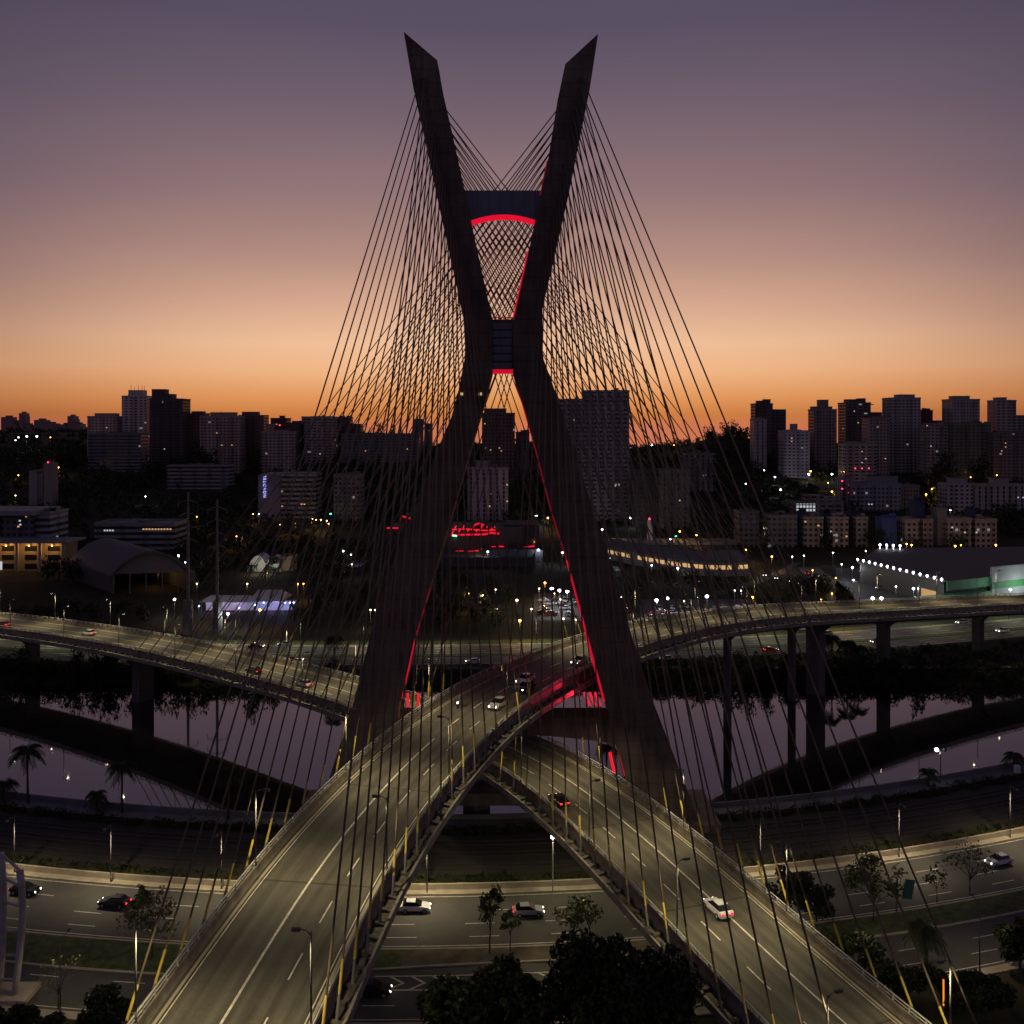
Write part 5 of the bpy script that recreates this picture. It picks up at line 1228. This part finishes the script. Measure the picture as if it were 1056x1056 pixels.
light('lamp_light','POINT',((266-CX)*.45,446,4),900,(1,.85,.6),t,.3); light('lamp_light','POINT',((281-CX)*.45,447,4),500,(.9,1,.95),t,.3)
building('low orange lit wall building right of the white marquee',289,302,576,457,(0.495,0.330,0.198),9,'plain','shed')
# supermarket
MT['windim']=emis('entrance_glow',(1.0,.62,.25),.32,False)
t=thing('supermarket','large flat roofed supermarket with a row of white lamps, green fascia and white panel','supermarket',(0,0,0))
P0=Vector((163,366,0)); P1=P0+Vector((41,20,0))*4.2; P3=Vector((151,421,0)); P3b=Vector((176,465,0)); P2=Vector((352,478,0))
Hs=9.0
up=Vector((0,0,1))
mb=MB(); ring=[P0,P1,P2,P3b,P3]; mb.add(ring+[p+up*Hs for p in ring],[(4,3,2,1,0),(5,6,7,8,9)]+[(k,(k+1)%5,5+(k+1)%5,5+k) for k in range(5)]); o=fixn(mb.build('wall',MT['plain'],t)); o.color=(.09,.088,.085,1)
def slab(a,b,c,d,z0,z1,nm,mat,col=None):
    mb=MB(); mb.hexa([a+up*z0,b+up*z0,c+up*z0,d+up*z0,a+up*z1,b+up*z1,c+up*z1,d+up*z1]); o=fixn(mb.build(nm,mat,t)); 
    if col: o.color=list(col)+[1]
    return o
uu=(P1-P0).normalized(); vv=(P3-P0).normalized()
ring=[P0-uu*1.5-vv*1.5,P1-vv*1.5,P2,P3b-uu*.5,P3-uu*1.5]; mb=MB(); mb.add([p+up*(Hs+.004) for p in ring]+[p+up*(Hs+.8) for p in ring],[(4,3,2,1,0),(5,6,7,8,9)]+[(k,(k+1)%5,5+(k+1)%5,5+k) for k in range(5)]); o=fixn(mb.build('roof',MT['plain'],t)); o.color=(.075,.065,.07,1)
def facep(s,off): return P0+uu*s-vv*off
slab(facep(0,1.9),facep(24,1.9),facep(24,1.55),facep(0,1.55),Hs-2.6,Hs+.9,'green_fascia',MT['green'])
slab(facep(-26,6),facep(20,6),facep(20,1.9),facep(-26,1.9),3.4,5.4,'green_canopy',MT['green'])
slab(facep(24,2.6),facep(75,2.6),facep(75,1.55),facep(24,1.55),.2,Hs+4.8,'white_panel',MT['white'])
slab(facep(24,2.75),facep(75,2.75),facep(75,2.62),facep(24,2.62),Hs-3.6,Hs-1.0,'green_band',MT['green'])
for k in range(14):
    p=P0.lerp(P3,k/13)-uu*1.2+up*(Hs+1.5); mb=MB(); mb.tube(p-up*.8,p,.08,n=5); mb.ball(p,.42); mb.build('roof_lamp',MT['dotwhite'],t)
for k in range(4):
    p=P3b+uu*(-1+k*2.6)-vv*(2+k*2.2)+up*(Hs+2.6); mb=MB(); mb.tube(p-up*1.9,p,.08,n=5); mb.ball(p,.5); mb.build('roof_lamp',MT['dotwhite'],t)
for k in range(5):
    p=P0.lerp(P3,(k+.5)/5)-uu*7+up*7.5; light('lamp_light','POINT',tuple(p),190,(.95,1,.98),t,.3)
for s_,c in ((4,(.8,1,.5)),(12,(.8,1,.5))): light('lamp_light','POINT',tuple(facep(s_,4.2)+up*2.6),420,c,t,.2); 
light('lamp_light','POINT',tuple(facep(40,10)+up*6),1500,(.85,1,.95),t,.3)
mb=MB(); a=P0.lerp(P3,.08)-uu*.15; b=P0.lerp(P3,.24)-uu*.15; mb.hexa([a+up*1,b+up*1,b+uu*.1+up*1,a+uu*.1+up*1,a+up*5,b+up*5,b+uu*.1+up*5,a+uu*.1+up*5]); mb.build('lit_window',MT['windim'],t)
for k in range(7):
    p=P0.lerp(P2,.25+.09*k)+uu*((k%3)*9-8)+up*(Hs+.8); mb=MB(); mb.box(p.x-1.8,p.x+1.8,p.y-1.2,p.y+1.2,p.z,p.z+1.5); mb.build('roof_vent',MT['darksteel'],t)
FOOT.append((140,360,360,500))
# transmission poles
for px,yt in ((194,508),(224,515)):
    Y=318; x=(px-CX)*Y/F; H=CAMZ-(yt-HZ)*Y/F
    t=thing('power_pylon','tall slim steel power pole with crossarms, %s one of the pair behind the viaduct'%('left' if px<200 else 'right'),'pylon',(x,Y,0),group='steel power poles')
    mb=MB(); mb.tube((0,0,-.5),(0,0,H*.24),1.9,1.5,10); mb.tube((0,0,H*.24),(0,0,H),.55,.32,8); mb.build('pole',MT['pylon'],t)
    for k in range(4):
        z=H-3-k*4.2; mb=MB(); mb.path([(-3.3,0,z-.5),(-1.2,0,z+.35),(0,0,z+.5),(1.2,0,z+.35),(3.3,0,z-.5)],[.1,.16,.2,.16,.1],5); mb.build('crossarm',MT['pylon'],t)
        mb=MB()
        for s_ in (-3.2,3.2): mb.tube((s_,0,z-.5),(s_,0,z-1.7),.1,n=5)
        mb.build('insulator',MT['darksteel'],t)
# wooded slopes (one uncountable mass) ---------------------------------------------------
def infoot(x,y):
    for a,b,c,d in FOOT:
        if a<x<b and c<y<d: return True
    # keep the sight line of the facades free: nothing tall right in front of a building
    return False
cl=[]
tries=0
while len(cl)<8200 and tries<60000:
    tries+=1
    Y=430+ (1250-430)*random.random()**.75
    px=random.uniform(-60,1116); X=(px-CX)*Y/F
    if infoot(X,Y): continue
    if px>560 and Y<520: continue
    if 470<px<700 and Y<600: continue
    if px>700 and Y<575: continue
    if px<60 and Y<500: continue
    r=random.uniform(2.2,4.6)*(1.25 if Y>800 else 1)
    # open streets and yards: a little noise keeps clearings
    if math.sin(X/37.0+Y/61.0)+math.sin(Y/43.0-X/71.0)>1.15 and px>300: continue
    top=r*1.5
    blocked=False
    for a,b,c,d in FOOT:
        if a-2<X<b+2 and c-70<Y<c and random.random()<.8: blocked=True; break
    if blocked: continue
    z=gz(X,Y); cl.append(((X,Y,z+r*.8),r))
    if random.random()<.5: cl.append(((X+random.uniform(-r,r)*.7,Y+random.uniform(-r,r)*.7,z+r*1.7),r*.7))
kind(link(leaf_mesh('far_woodland',MT['leafdark'],cl,190000,1.15),'far_woodland'),'stuff')
# far ridge woodland
cl=[]
for _ in range(1500):
    Y=random.uniform(1300,3000); px=random.uniform(-60,1116); X=(px-CX)*Y/F; r=random.uniform(5,11); cl.append(((X,Y,gz(X,Y)+r*.4),r))
kind(link(leaf_mesh('far_woodland',MT['leafdark'],cl,30000,3.2),'far_woodland'),'stuff')
# single trees one can pick out
for px,yt,Y,cr,lab in ((752,433,985,11,'big round tree crowning the dark hill right of the cable fan'),(971,466,760,15,'large round dark tree between the grey towers on the right'),(733,440,960,8,'rounded tree on the hill ridge left of the big crowning tree'),(390,436,1000,9,'wide tree on the ridge behind the left cable fan'),(410,438,1010,9,'second ridge tree nearer to the left mast leg'),(375,440,1005,7,'small ridge tree left of the wide ridge tree'),(205,455,880,15,'round dark tree in front of the beige apartment block'),(220,462,860,12,'dark tree overlapping the right side of the round one below the beige block'),(260,462,900,11,'dark tree in front of the brown apartment block'),(537,470,600,8,'tall dark tree right of the pale rounded block inside the mast'),(835,592,400,9,'dark tree clump beside the orange lit street on the right'),(848,598,395,6,'smaller dark tree right of the clump by the orange street'),(68,462,900,13,'dark tree in front of the frame topped tower'),(745,468,760,12,'dark hillside tree right of the grey block behind cables'),(60,572,430,9,'dark tree right of the amber colonnade'),(75,578,425,8,'second dark tree beside the amber colonnade'),(1010,468,800,10,'dark tree left of the right edge slab'),(1040,520,600,12,'dark tree mass at the right picture edge above the market'),(900,545,530,9,'dark tree in the gap of the low housing row'),(985,550,525,7,'dark tree before the cream block right of the green topped tower'),(850,548,528,7,'dark tree before the cream block between navy towers'),(942,552,526,7,'dark tree before the narrow pale housing block')):
    X=(px-CX)*Y/F; z=gz(X,Y); h=max(6,CAMZ-(yt-HZ)*Y/F-z)
    far_tree(lab,(X,Y,z),cr*.95,h/1.15,None,'far_tree')

YG='dark trees of the far bank yards'
for k,(px,Y,h,r) in enumerate(((412,322,7,4),(425,340,9,5),(441,352,8,5),(452,330,6,4),(466,345,9,5),(478,362,8,5),(489,335,6,4),(502,350,8,5),(512,330,6,4),(523,372,7,4),(455,392,8,5),(433,405,9,5),(478,415,7,5),(505,402,6,4))):
    X=(px-CX)*Y/F; far_tree('dark tree in the unlit yard inside the mast legs, %s of them'%nth(k),(X,Y,-.2),r,h,YG,'yard_tree')
for k,(px,Y,h,r) in enumerate(((306,340,6,4),(318,330,6,4),(330,352,9,5),(345,372,8,5),(360,345,7,4),(375,380,8,5),(348,420,8,6),(322,410,7,5),(208,420,8,6),(226,440,8,5))):
    X=(px-CX)*Y/F; far_tree('dark tree in the yards behind the left cables, %s of them'%nth(k),(X,Y,-.2),r,h,YG,'yard_tree')
for k,(px,Y,h,r) in enumerate(((12,330,6,5),(38,342,5,5),(52,335,6,4),(70,352,6,5),(98,345,5,5),(128,352,5,5),(150,340,5,4))):
    X=(px-CX)*Y/F; far_tree('dark tree below the arched hall at the left, %s of them'%nth(k),(X,Y,-.2),r,h,YG,'yard_tree')
for k,(px,Y,h,r) in enumerate(((648,372,7,4),(660,395,8,5),(690,410,8,5),(712,420,7,5),(738,400,8,5),(752,390,7,4),(790,372,6,4),(806,365,7,4),(818,380,8,5),(870,372,6,4),(842,400,8,6))):
    X=(px-CX)*Y/F; far_tree('dark tree near the car parks behind the right cables, %s of them'%nth(k),(X,Y,-.2),r,h,YG,'yard_tree')
# ------------------------------------------------------------------ lamps of the city
def lampat(px,py,h=7.0):
    best=None; Y=285.0
    prev=None
    while Y<1400:
        z=CAMZ-(py-HZ)*Y/F; e=z-gz((px-CX)*Y/F,Y)-h
        if prev is not None and e<=0<=prev: return Y
        prev=e; Y+=3
    return None
DOTS=[(16,454,'w'),(19,451,'w'),(27.6,450,'W'),(38,450,'W'),(52,451,'o'),(60,482,'O'),(19,490,'o'),(16,511,'m'),(150,512,'w'),(193,454,'w'),(219,478,'o'),(226,479,'m'),(232,479,'m'),(236,480,'m'),(322,535,'m'),(326,536,'o'),(331,536,'m'),(337,537,'m'),(339,540,'o'),(289,541,'o'),(305,540,'o'),(261,530,'o'),(267,530,'b'),(244,553,'o'),(203,533,'o'),(341,530,'g'),
(184,573,'W'),(191,580,'w'),(180,618,'W'),(196,624,'O'),(163,589,'o'),(275,591,'o'),(203,602,'m'),(255,602,'m'),(307,602,'o'),(313,602,'o'),(268,629,'O'),(235,633,'W'),(221,628,'m'),(205,625,'b'),(354,568,'W'),(362,572,'w'),(363,582,'m'),(263,624,'w'),(247,627,'b'),
(503,569,'W'),(497,566,'m'),(498,614,'M'),(512,628,'m'),(483,612,'o'),(382,629,'m'),(387,629,'m'),(511,608,'m'),(553,532,'W'),(561,532,'w'),(565,534,'O'),(569,540,'o'),(551,558,'o'),(555,567,'W'),(580,570,'W'),(569,607,'B'),(577,609,'B'),(585,610,'B'),(562,601,'O'),(556,607,'m'),(572,612,'m'),(578,618,'m'),(533,619,'M'),(548,628,'m'),(536,640,'O'),(581,638,'m'),(594,639,'m'),
(621,546,'W'),(635,547,'o'),(650,534,'W'),(629,576,'W'),(672,583,'w'),(699,586,'W'),(691,556,'W'),(697,553,'g'),(640,616,'w'),(677,619,'B'),(688,617,'B'),(701,548,'O'),(718,552,'O'),(769,567,'O'),(796,574,'O'),(763,574,'w'),(767,575,'w'),(770,576,'w'),(817,574,'w'),(829,573,'w'),(729,615,'B'),(720,616,'w'),(757.5,609,'w'),(764.5,609,'w'),(776,616,'O'),(705,620,'m'),(847,618,'o'),
(799,492,'W'),(805,505,'W'),(788,485,'w'),(834,489,'W'),(836,486,'O'),(858,489,'W'),(854,498,'o'),(858,507,'O'),(898,493,'W'),(773,544,'m'),(819,546,'o'),(943,474,'W'),(929,467,'o'),(985,480,'W'),(993,485,'W'),(1032,484,'O'),(1034,480,'o'),(1028,490,'o'),(955,510,'O'),(961,504,'o'),(973,504,'o'),(1001,492,'o'),(980,526,'w'),(1003,525,'o'),(795,465,'m'),
(893,568,'w'),(859,570,'w'),(879,585,'W'),(942,607,'W'),(947,607,'w'),(924,605,'w'),(900,617,'B'),(909,617,'B'),(1042,608,'W'),(672,459,'W'),(650,462,'m'),(695,459,'o'),(737,482,'w'),(769,499,'w'),
(940,562,'O'),(985,563,'O'),(991,562,'o'),(1027,562,'O'),(935,561,'O'),(880,598,'w'),(862,596,'o'),(868,582,'w'),(858,612,'o'),(868,628,'o'),(838,588,'o')]
CN={'w':'white','W':'white','o':'amber','O':'amber','m':'warm','M':'warm','b':'blue','B':'bluish white','g':'green'}
def zone(px,py):
    if py<470: return 'on the wooded ridge at the left' if px<300 else 'on the ridge right of the mast'
    if py<500: return 'on the left hillside' if px<300 else 'among the towers on the right'
    if px<270 and py<560: return 'below the left hill'
    if px<420 and py<560: return 'below the hotel'
    if px<240: return 'around the arched hall'
    if px<420: return 'behind the left cables'
    if px<600: return 'inside the mast legs'
    if px<740: return 'right of the right mast leg'
    if px<850: return 'behind the right cables'
    return 'around the market and its housing row'
cnt={}
MATN={'w':'dotwhite','W':'dotwhite','o':'dotorange','O':'dotorange','m':'dotwarm','M':'dotwarm','b':'dotblue','B':'dotwhite','g':'dotgreen'}
LC={'w':(.85,.92,1),'W':(.85,.92,1),'o':(1,.5,.12),'O':(1,.5,.12),'m':(1,.75,.4),'M':(1,.75,.4),'b':(.3,.4,1),'B':(.8,.88,1),'g':(.1,1,.5)}
LP={}
def lampmesh(key):
    if key in LP: return LP[key]
    r={'w':.3,'o':.3,'m':.3,'b':.34}.get(key,.46)
    if key=='B': r=.62
    mb=MB(); mb.tube((0,0,0),(0,0,1),.09,.06,6); pole=mb.mesh('pole',MT['darksteel'])
    mb=MB(); mb.ball((0,0,0),r,8,6,.8); hd_=mb.mesh('lamp_head',MT[MATN[key]],True); LP[key]=(pole,hd_); return LP[key]
for px,py,c in sorted(DOTS):
    h=7.0
    Y=lampat(px,py,h)
    if Y is None: 
        Y=lampat(px,py,14) or lampat(px,py,22) or 1000
    X=(px-CX)*Y/F; z=gz(X,Y); hh=CAMZ-(py-HZ)*Y/F-z
    if hh<1: hh=7
    zn=zone(px,py); col=CN[c]; k=(zn,col); cnt[k]=cnt.get(k,0)+1
    t=thing('street_lamp','glowing %s lamp %s, %s from the left'%(col,zn,nth(cnt[k]-1)),'street lamp',(X,Y,z),0,'glowing city lamps %s'%zn)
    pole,hd_=lampmesh(c); o=link(pole,'pole',t); o.scale=(1.2,1.2,hh); sc_=max(1,Y/480)
    o=link(hd_,'lamp_head',t,(0,0,hh)); o.scale=(sc_,)*3
    if (Y<720 or c in 'OWo') and c!='g': light('lamp_light','POINT',(0,-.9*sc_,hh-.4),{'w':300,'o':550,'m':300,'W':600,'O':1100,'M':600,'b':200,'B':1000}[c]*(1 if Y<480 else 1.4 if Y<720 else 1.8),LC[c],t,.3)
# parked cars by the far car parks
for (n,x0,x1,y0,y1,desc) in ((26,672,770,627,637,'in the car park behind the right viaduct'),(16,556,598,618,636,'in the floodlit car park inside the mast legs'),(6,902,940,598,612,'before the supermarket')):
    pts=sorted((random.uniform(x0,x1),random.uniform(y0,y1)) for _ in range(n))
    for i,(px,py) in enumerate(pts):
        cc=random.choice((WH,SV,GR,BK,RD,SV))
        r=place_car(ground(px,py,0.04),random.choice((0,math.pi/2,-math.pi/2,math.pi))+random.uniform(-.1,.1),cc,'parked car %s, %s from the left'%(desc,nth(i)),'cars parked %s'%desc,lights=(i%4==0 and px>650))
# tall lamps of the near and far expressways
NL=lamp_meshes(8.6,2.0)
for k,(px,py,pw,lab) in enumerate(((934,891,1800,'slim street lamp rising from the right end of the near expressway past the river'),(790,912,1600,'street lamp on the near expressway just right of the lower deck railing'),(695,921,1800,'street lamp on the near expressway hidden below the lower deck'),(440,921,2000,'street lamp on the near expressway between the two decks, left one'),(330,921,1400,'street lamp on the near expressway below the upper deck'),(228,917,1800,'street lamp behind the yellow cable tubes at the left deck edge'),(118,905,1600,'street lamp on the left part of the near expressway'),(20,895,1400,'street lamp at the left end of the near expressway'),(1040,862,1800,'street lamp at the right end of the near expressway'),(1003,994,500,'street lamp on the service road kerb at the lower right'),(905,1012,350,'street lamp on the service road hidden by dark bushes'),(62,1046,420,'street lamp on the lower left service road kerb'))):
    p=ground(px,py,.16); p.y=(141.8 if py<940 else 110.3)+sN(p.x); make_lamp(NL,lab,p,R(-90 if py<940 else 90),'street lamps along the near expressway',8.6,2.0,pw*1.7,(1,.82,.48))
t=thing('street_lamp','globe lamp on a post shining against the underside edge of the lower deck','street lamp',ground(570,921,.16),0,'street lamps along the near expressway')
mb=MB(); mb.tube((0,0,0),(0,0,8),.11,.07,8); mb.build('pole',MT['steel'],t); mb=MB(); mb.ball((0,0,8.2),.32,10,8); mb.build('lamp_head',MT['dotwhite'],t,True)
light('lamp_light','POINT',(1.1,-.3,8.6),1300,(1,.88,.5),t,.2); q=Vector((6.0,-9,2.2)).to_track_quat('-Z','Y').to_euler(); light('lamp_light','SPOT',(.4,-.5,8.4),7000,(1,.86,.42),t,.2,95,.8,q)
for k,(px,lab) in enumerate(((60,'far bank street lamp left of the wide left pier'),(170,'far bank street lamp right of the wide left pier'),(243,'far bank street lamp by the yellow lit verge left of the mast'),(310,'far bank street lamp behind the stay cables left of the mast'),(375,'far bank street lamp just left of the left mast leg'),(456,'far bank street lamp inside the mast legs, left one'),(553,'far bank street lamp inside the mast legs, right one'),(668,'far bank street lamp right of the right mast leg'),(730,'far bank street lamp under the right viaduct, first from the mast'),(790,'far bank street lamp under the right viaduct, second from the mast'),(870,'far bank street lamp right of the wide right pier'),(960,'far bank street lamp between the last two right piers'),(1040,'far bank street lamp at the right picture edge'),(-10,'far bank street lamp at the left picture edge'))):
    Y=303.0
    for _ in range(6): X=(px-CX)*Y/F; Y=302.5+sF(X)
    make_lamp(NL,lab,(X,Y,.16),R(-90),'street lamps along the far expressway',8.6,2.0,2000,(1,.87,.55) if k%3 else (.95,.95,.6),165)
# double headed lamp on the bank, orange lit post, green signboard, cabinet
b=Vector(((970-CX)*.186,186,0)); Yb=186
for _ in range(6): X=(970-CX)*Yb/F; Yb=167+sN(X)
t=thing('street_lamp','double headed lamp post silhouetted on the river at the right bank','street lamp',(X,Yb,0))
h=CAMZ-(774-HZ)*Yb/F
mb=MB(); mb.tube((0,0,0),(0,0,h),.12,.08,8); mb.build('pole',MT['darksteel'],t)
mb=MB(); mb.tube((-.75,0,h),(.75,0,h),.06,n=6); mb.build('arm',MT['darksteel'],t)
for x,mt in ((-.75,'dotwhite'),(.75,'darksteel')):
    mb=MB(); mb.ball((x,0,h+.15),.36,10,8); mb.build('lamp_head',MT[mt],t,True)
p=ground(973,1045,0); t=thing('light_post','thin post glowing orange at the lower right among dark bushes','light post',p)
mb=MB(); mb.tube((0,0,0),(0,0,.9),.09,n=8); mb.build('base',MT['darksteel'],t); mb=MB(); mb.tube((0,0,.9),(0,0,3.9),.1,n=8); mb.build('glow_tube',MT['dotorange'] if False else emis('amber_tube_glow',(1,.28,.03),1.0),t)
p=ground(924,955,.14); t=thing('signboard','green highway signboard on a leaning dark post above the right grass median','sign',p)
mb=MB(); mb.tube((0,0,0),(.2,0,6.4),.14,.1,8); mb.build('post',MT['darksteel'],t)
mb=MB(); mb.hexa([(.7,-.1,6.0),(2.4,.5,4.4),(2.4,.6,4.4),(.7,0,6.0),(.7,-.1,8.0),(2.4,.5,6.4),(2.4,.6,6.4),(.7,0,8.0)]) if False else mb.box(.35,2.6,-.06,.06,3.6,6.2); o=mb.build('panel',MT['signgreen'],t); o.rotation_euler=(0,R(18),R(35))
p=Vector(((1049-CX)*.166,166,0)); 
for _ in range(6): X=(1049-CX)*p.y/F; p.y=163.5+sN(X)
t=thing('control_cabinet','small pale cabinet box on a stand near the right palm','cabinet',(X,p.y,0)); mb=MB(); mb.box(-.5,.5,-.35,.35,.8,2.2); mb.build('box',MT['white'],t); mb=MB(); mb.box(-.5,.5,-.3,.3,-.1,.8); mb.build('stand',MT['darksteel'],t)
# curved lattice pipe frame at the left edge
MT['pipe']=simple('pale_pipe_paint',(.40,.38,.36),.5,.2,1)
t=thing('curved_pipe_frame','pale curved steel pipe frame with rungs rising at the left picture edge','pipe frame',ground(6,1030,0))
def relp(px,py,Y): return at(px,py,Y)-t.location
Yp=t.location.y
l1=[relp(a,b,Yp) for a,b in ((14,1034),(17,1010),(20,985),(22.5,960),(23.5,935),(22.5,915),(20.5,898))]
l2=[relp(a,b,Yp+1.5) for a,b in ((-6,1034),(0,1010),(2,985),(3,960),(3.5,930),(3,905),(1,880))]
for l in (l1,l2): mb=MB(); mb.path(l,.42,10); mb.build('pipe',MT['pipe'],t,True)
for i in range(7): mb=MB(); mb.tube(l1[i],l2[i],.16,n=6); mb.build('rung',MT['pipe'],t)
mb=MB(); mb.box(-4,3,-1.5,2.5,-.5,.6); mb.build('base',MT['kerb'],t)
# orange lit street on the right far bank
mb=MB(); pts=[(832,585),(848,597),(862,610),(872,625),(878,640)]
g_=[ground(a,b,.02) for a,b in pts]
for i,p in enumerate(g_): 
    wd=5.5; mb.v += [(p.x-wd,p.y,.03),(p.x+wd,p.y,.03)]
for i in range(4): mb.f.append((2*i,2*i+2,2*i+3,2*i+1)); mb.mi.append(0)
struct(mb.build('street',MT['asphalt']))
for px0,px1,y0,y1,nm in ((550,606,612,640,'car_park_surface'),(660,780,618,641,'car_park_surface'),(862,935,586,622,'car_park_surface')):
    q=[ground(px0,y1,.03),ground(px1,y1,.03),ground(px1,y0,.03),ground(px0,y0,.03)]
    mb=MB(); mb.add(q,[(0,1,2,3)]); struct(mb.build(nm,MT['asphalt']))

for i,(px,py,d,col) in enumerate(((788,594,1,SV),(800,597,1,WH),(812,600,1,GR),(832,592,-1,RD),(838,600,-1,BK),(850,607,-1,RD))):
    place_car(ground(px,py,.05),R(75) if d<0 else R(-100),col,'car with lights on in the evening traffic behind the right cables, %s from the left'%nth(i),'cars in the far evening traffic')
mb=MB(); pts=[ground(a,b,.02) for a,b in ((740,612),(780,600),(806,590),(822,580),(834,572))]
for p in pts: mb.v += [(p.x,p.y-4.5,.025),(p.x,p.y+4.5,.025)]
for i in range(4): mb.f.append((2*i,2*i+2,2*i+3,2*i+1)); mb.mi.append(0)
struct(mb.build('street',MT['asphalt']))
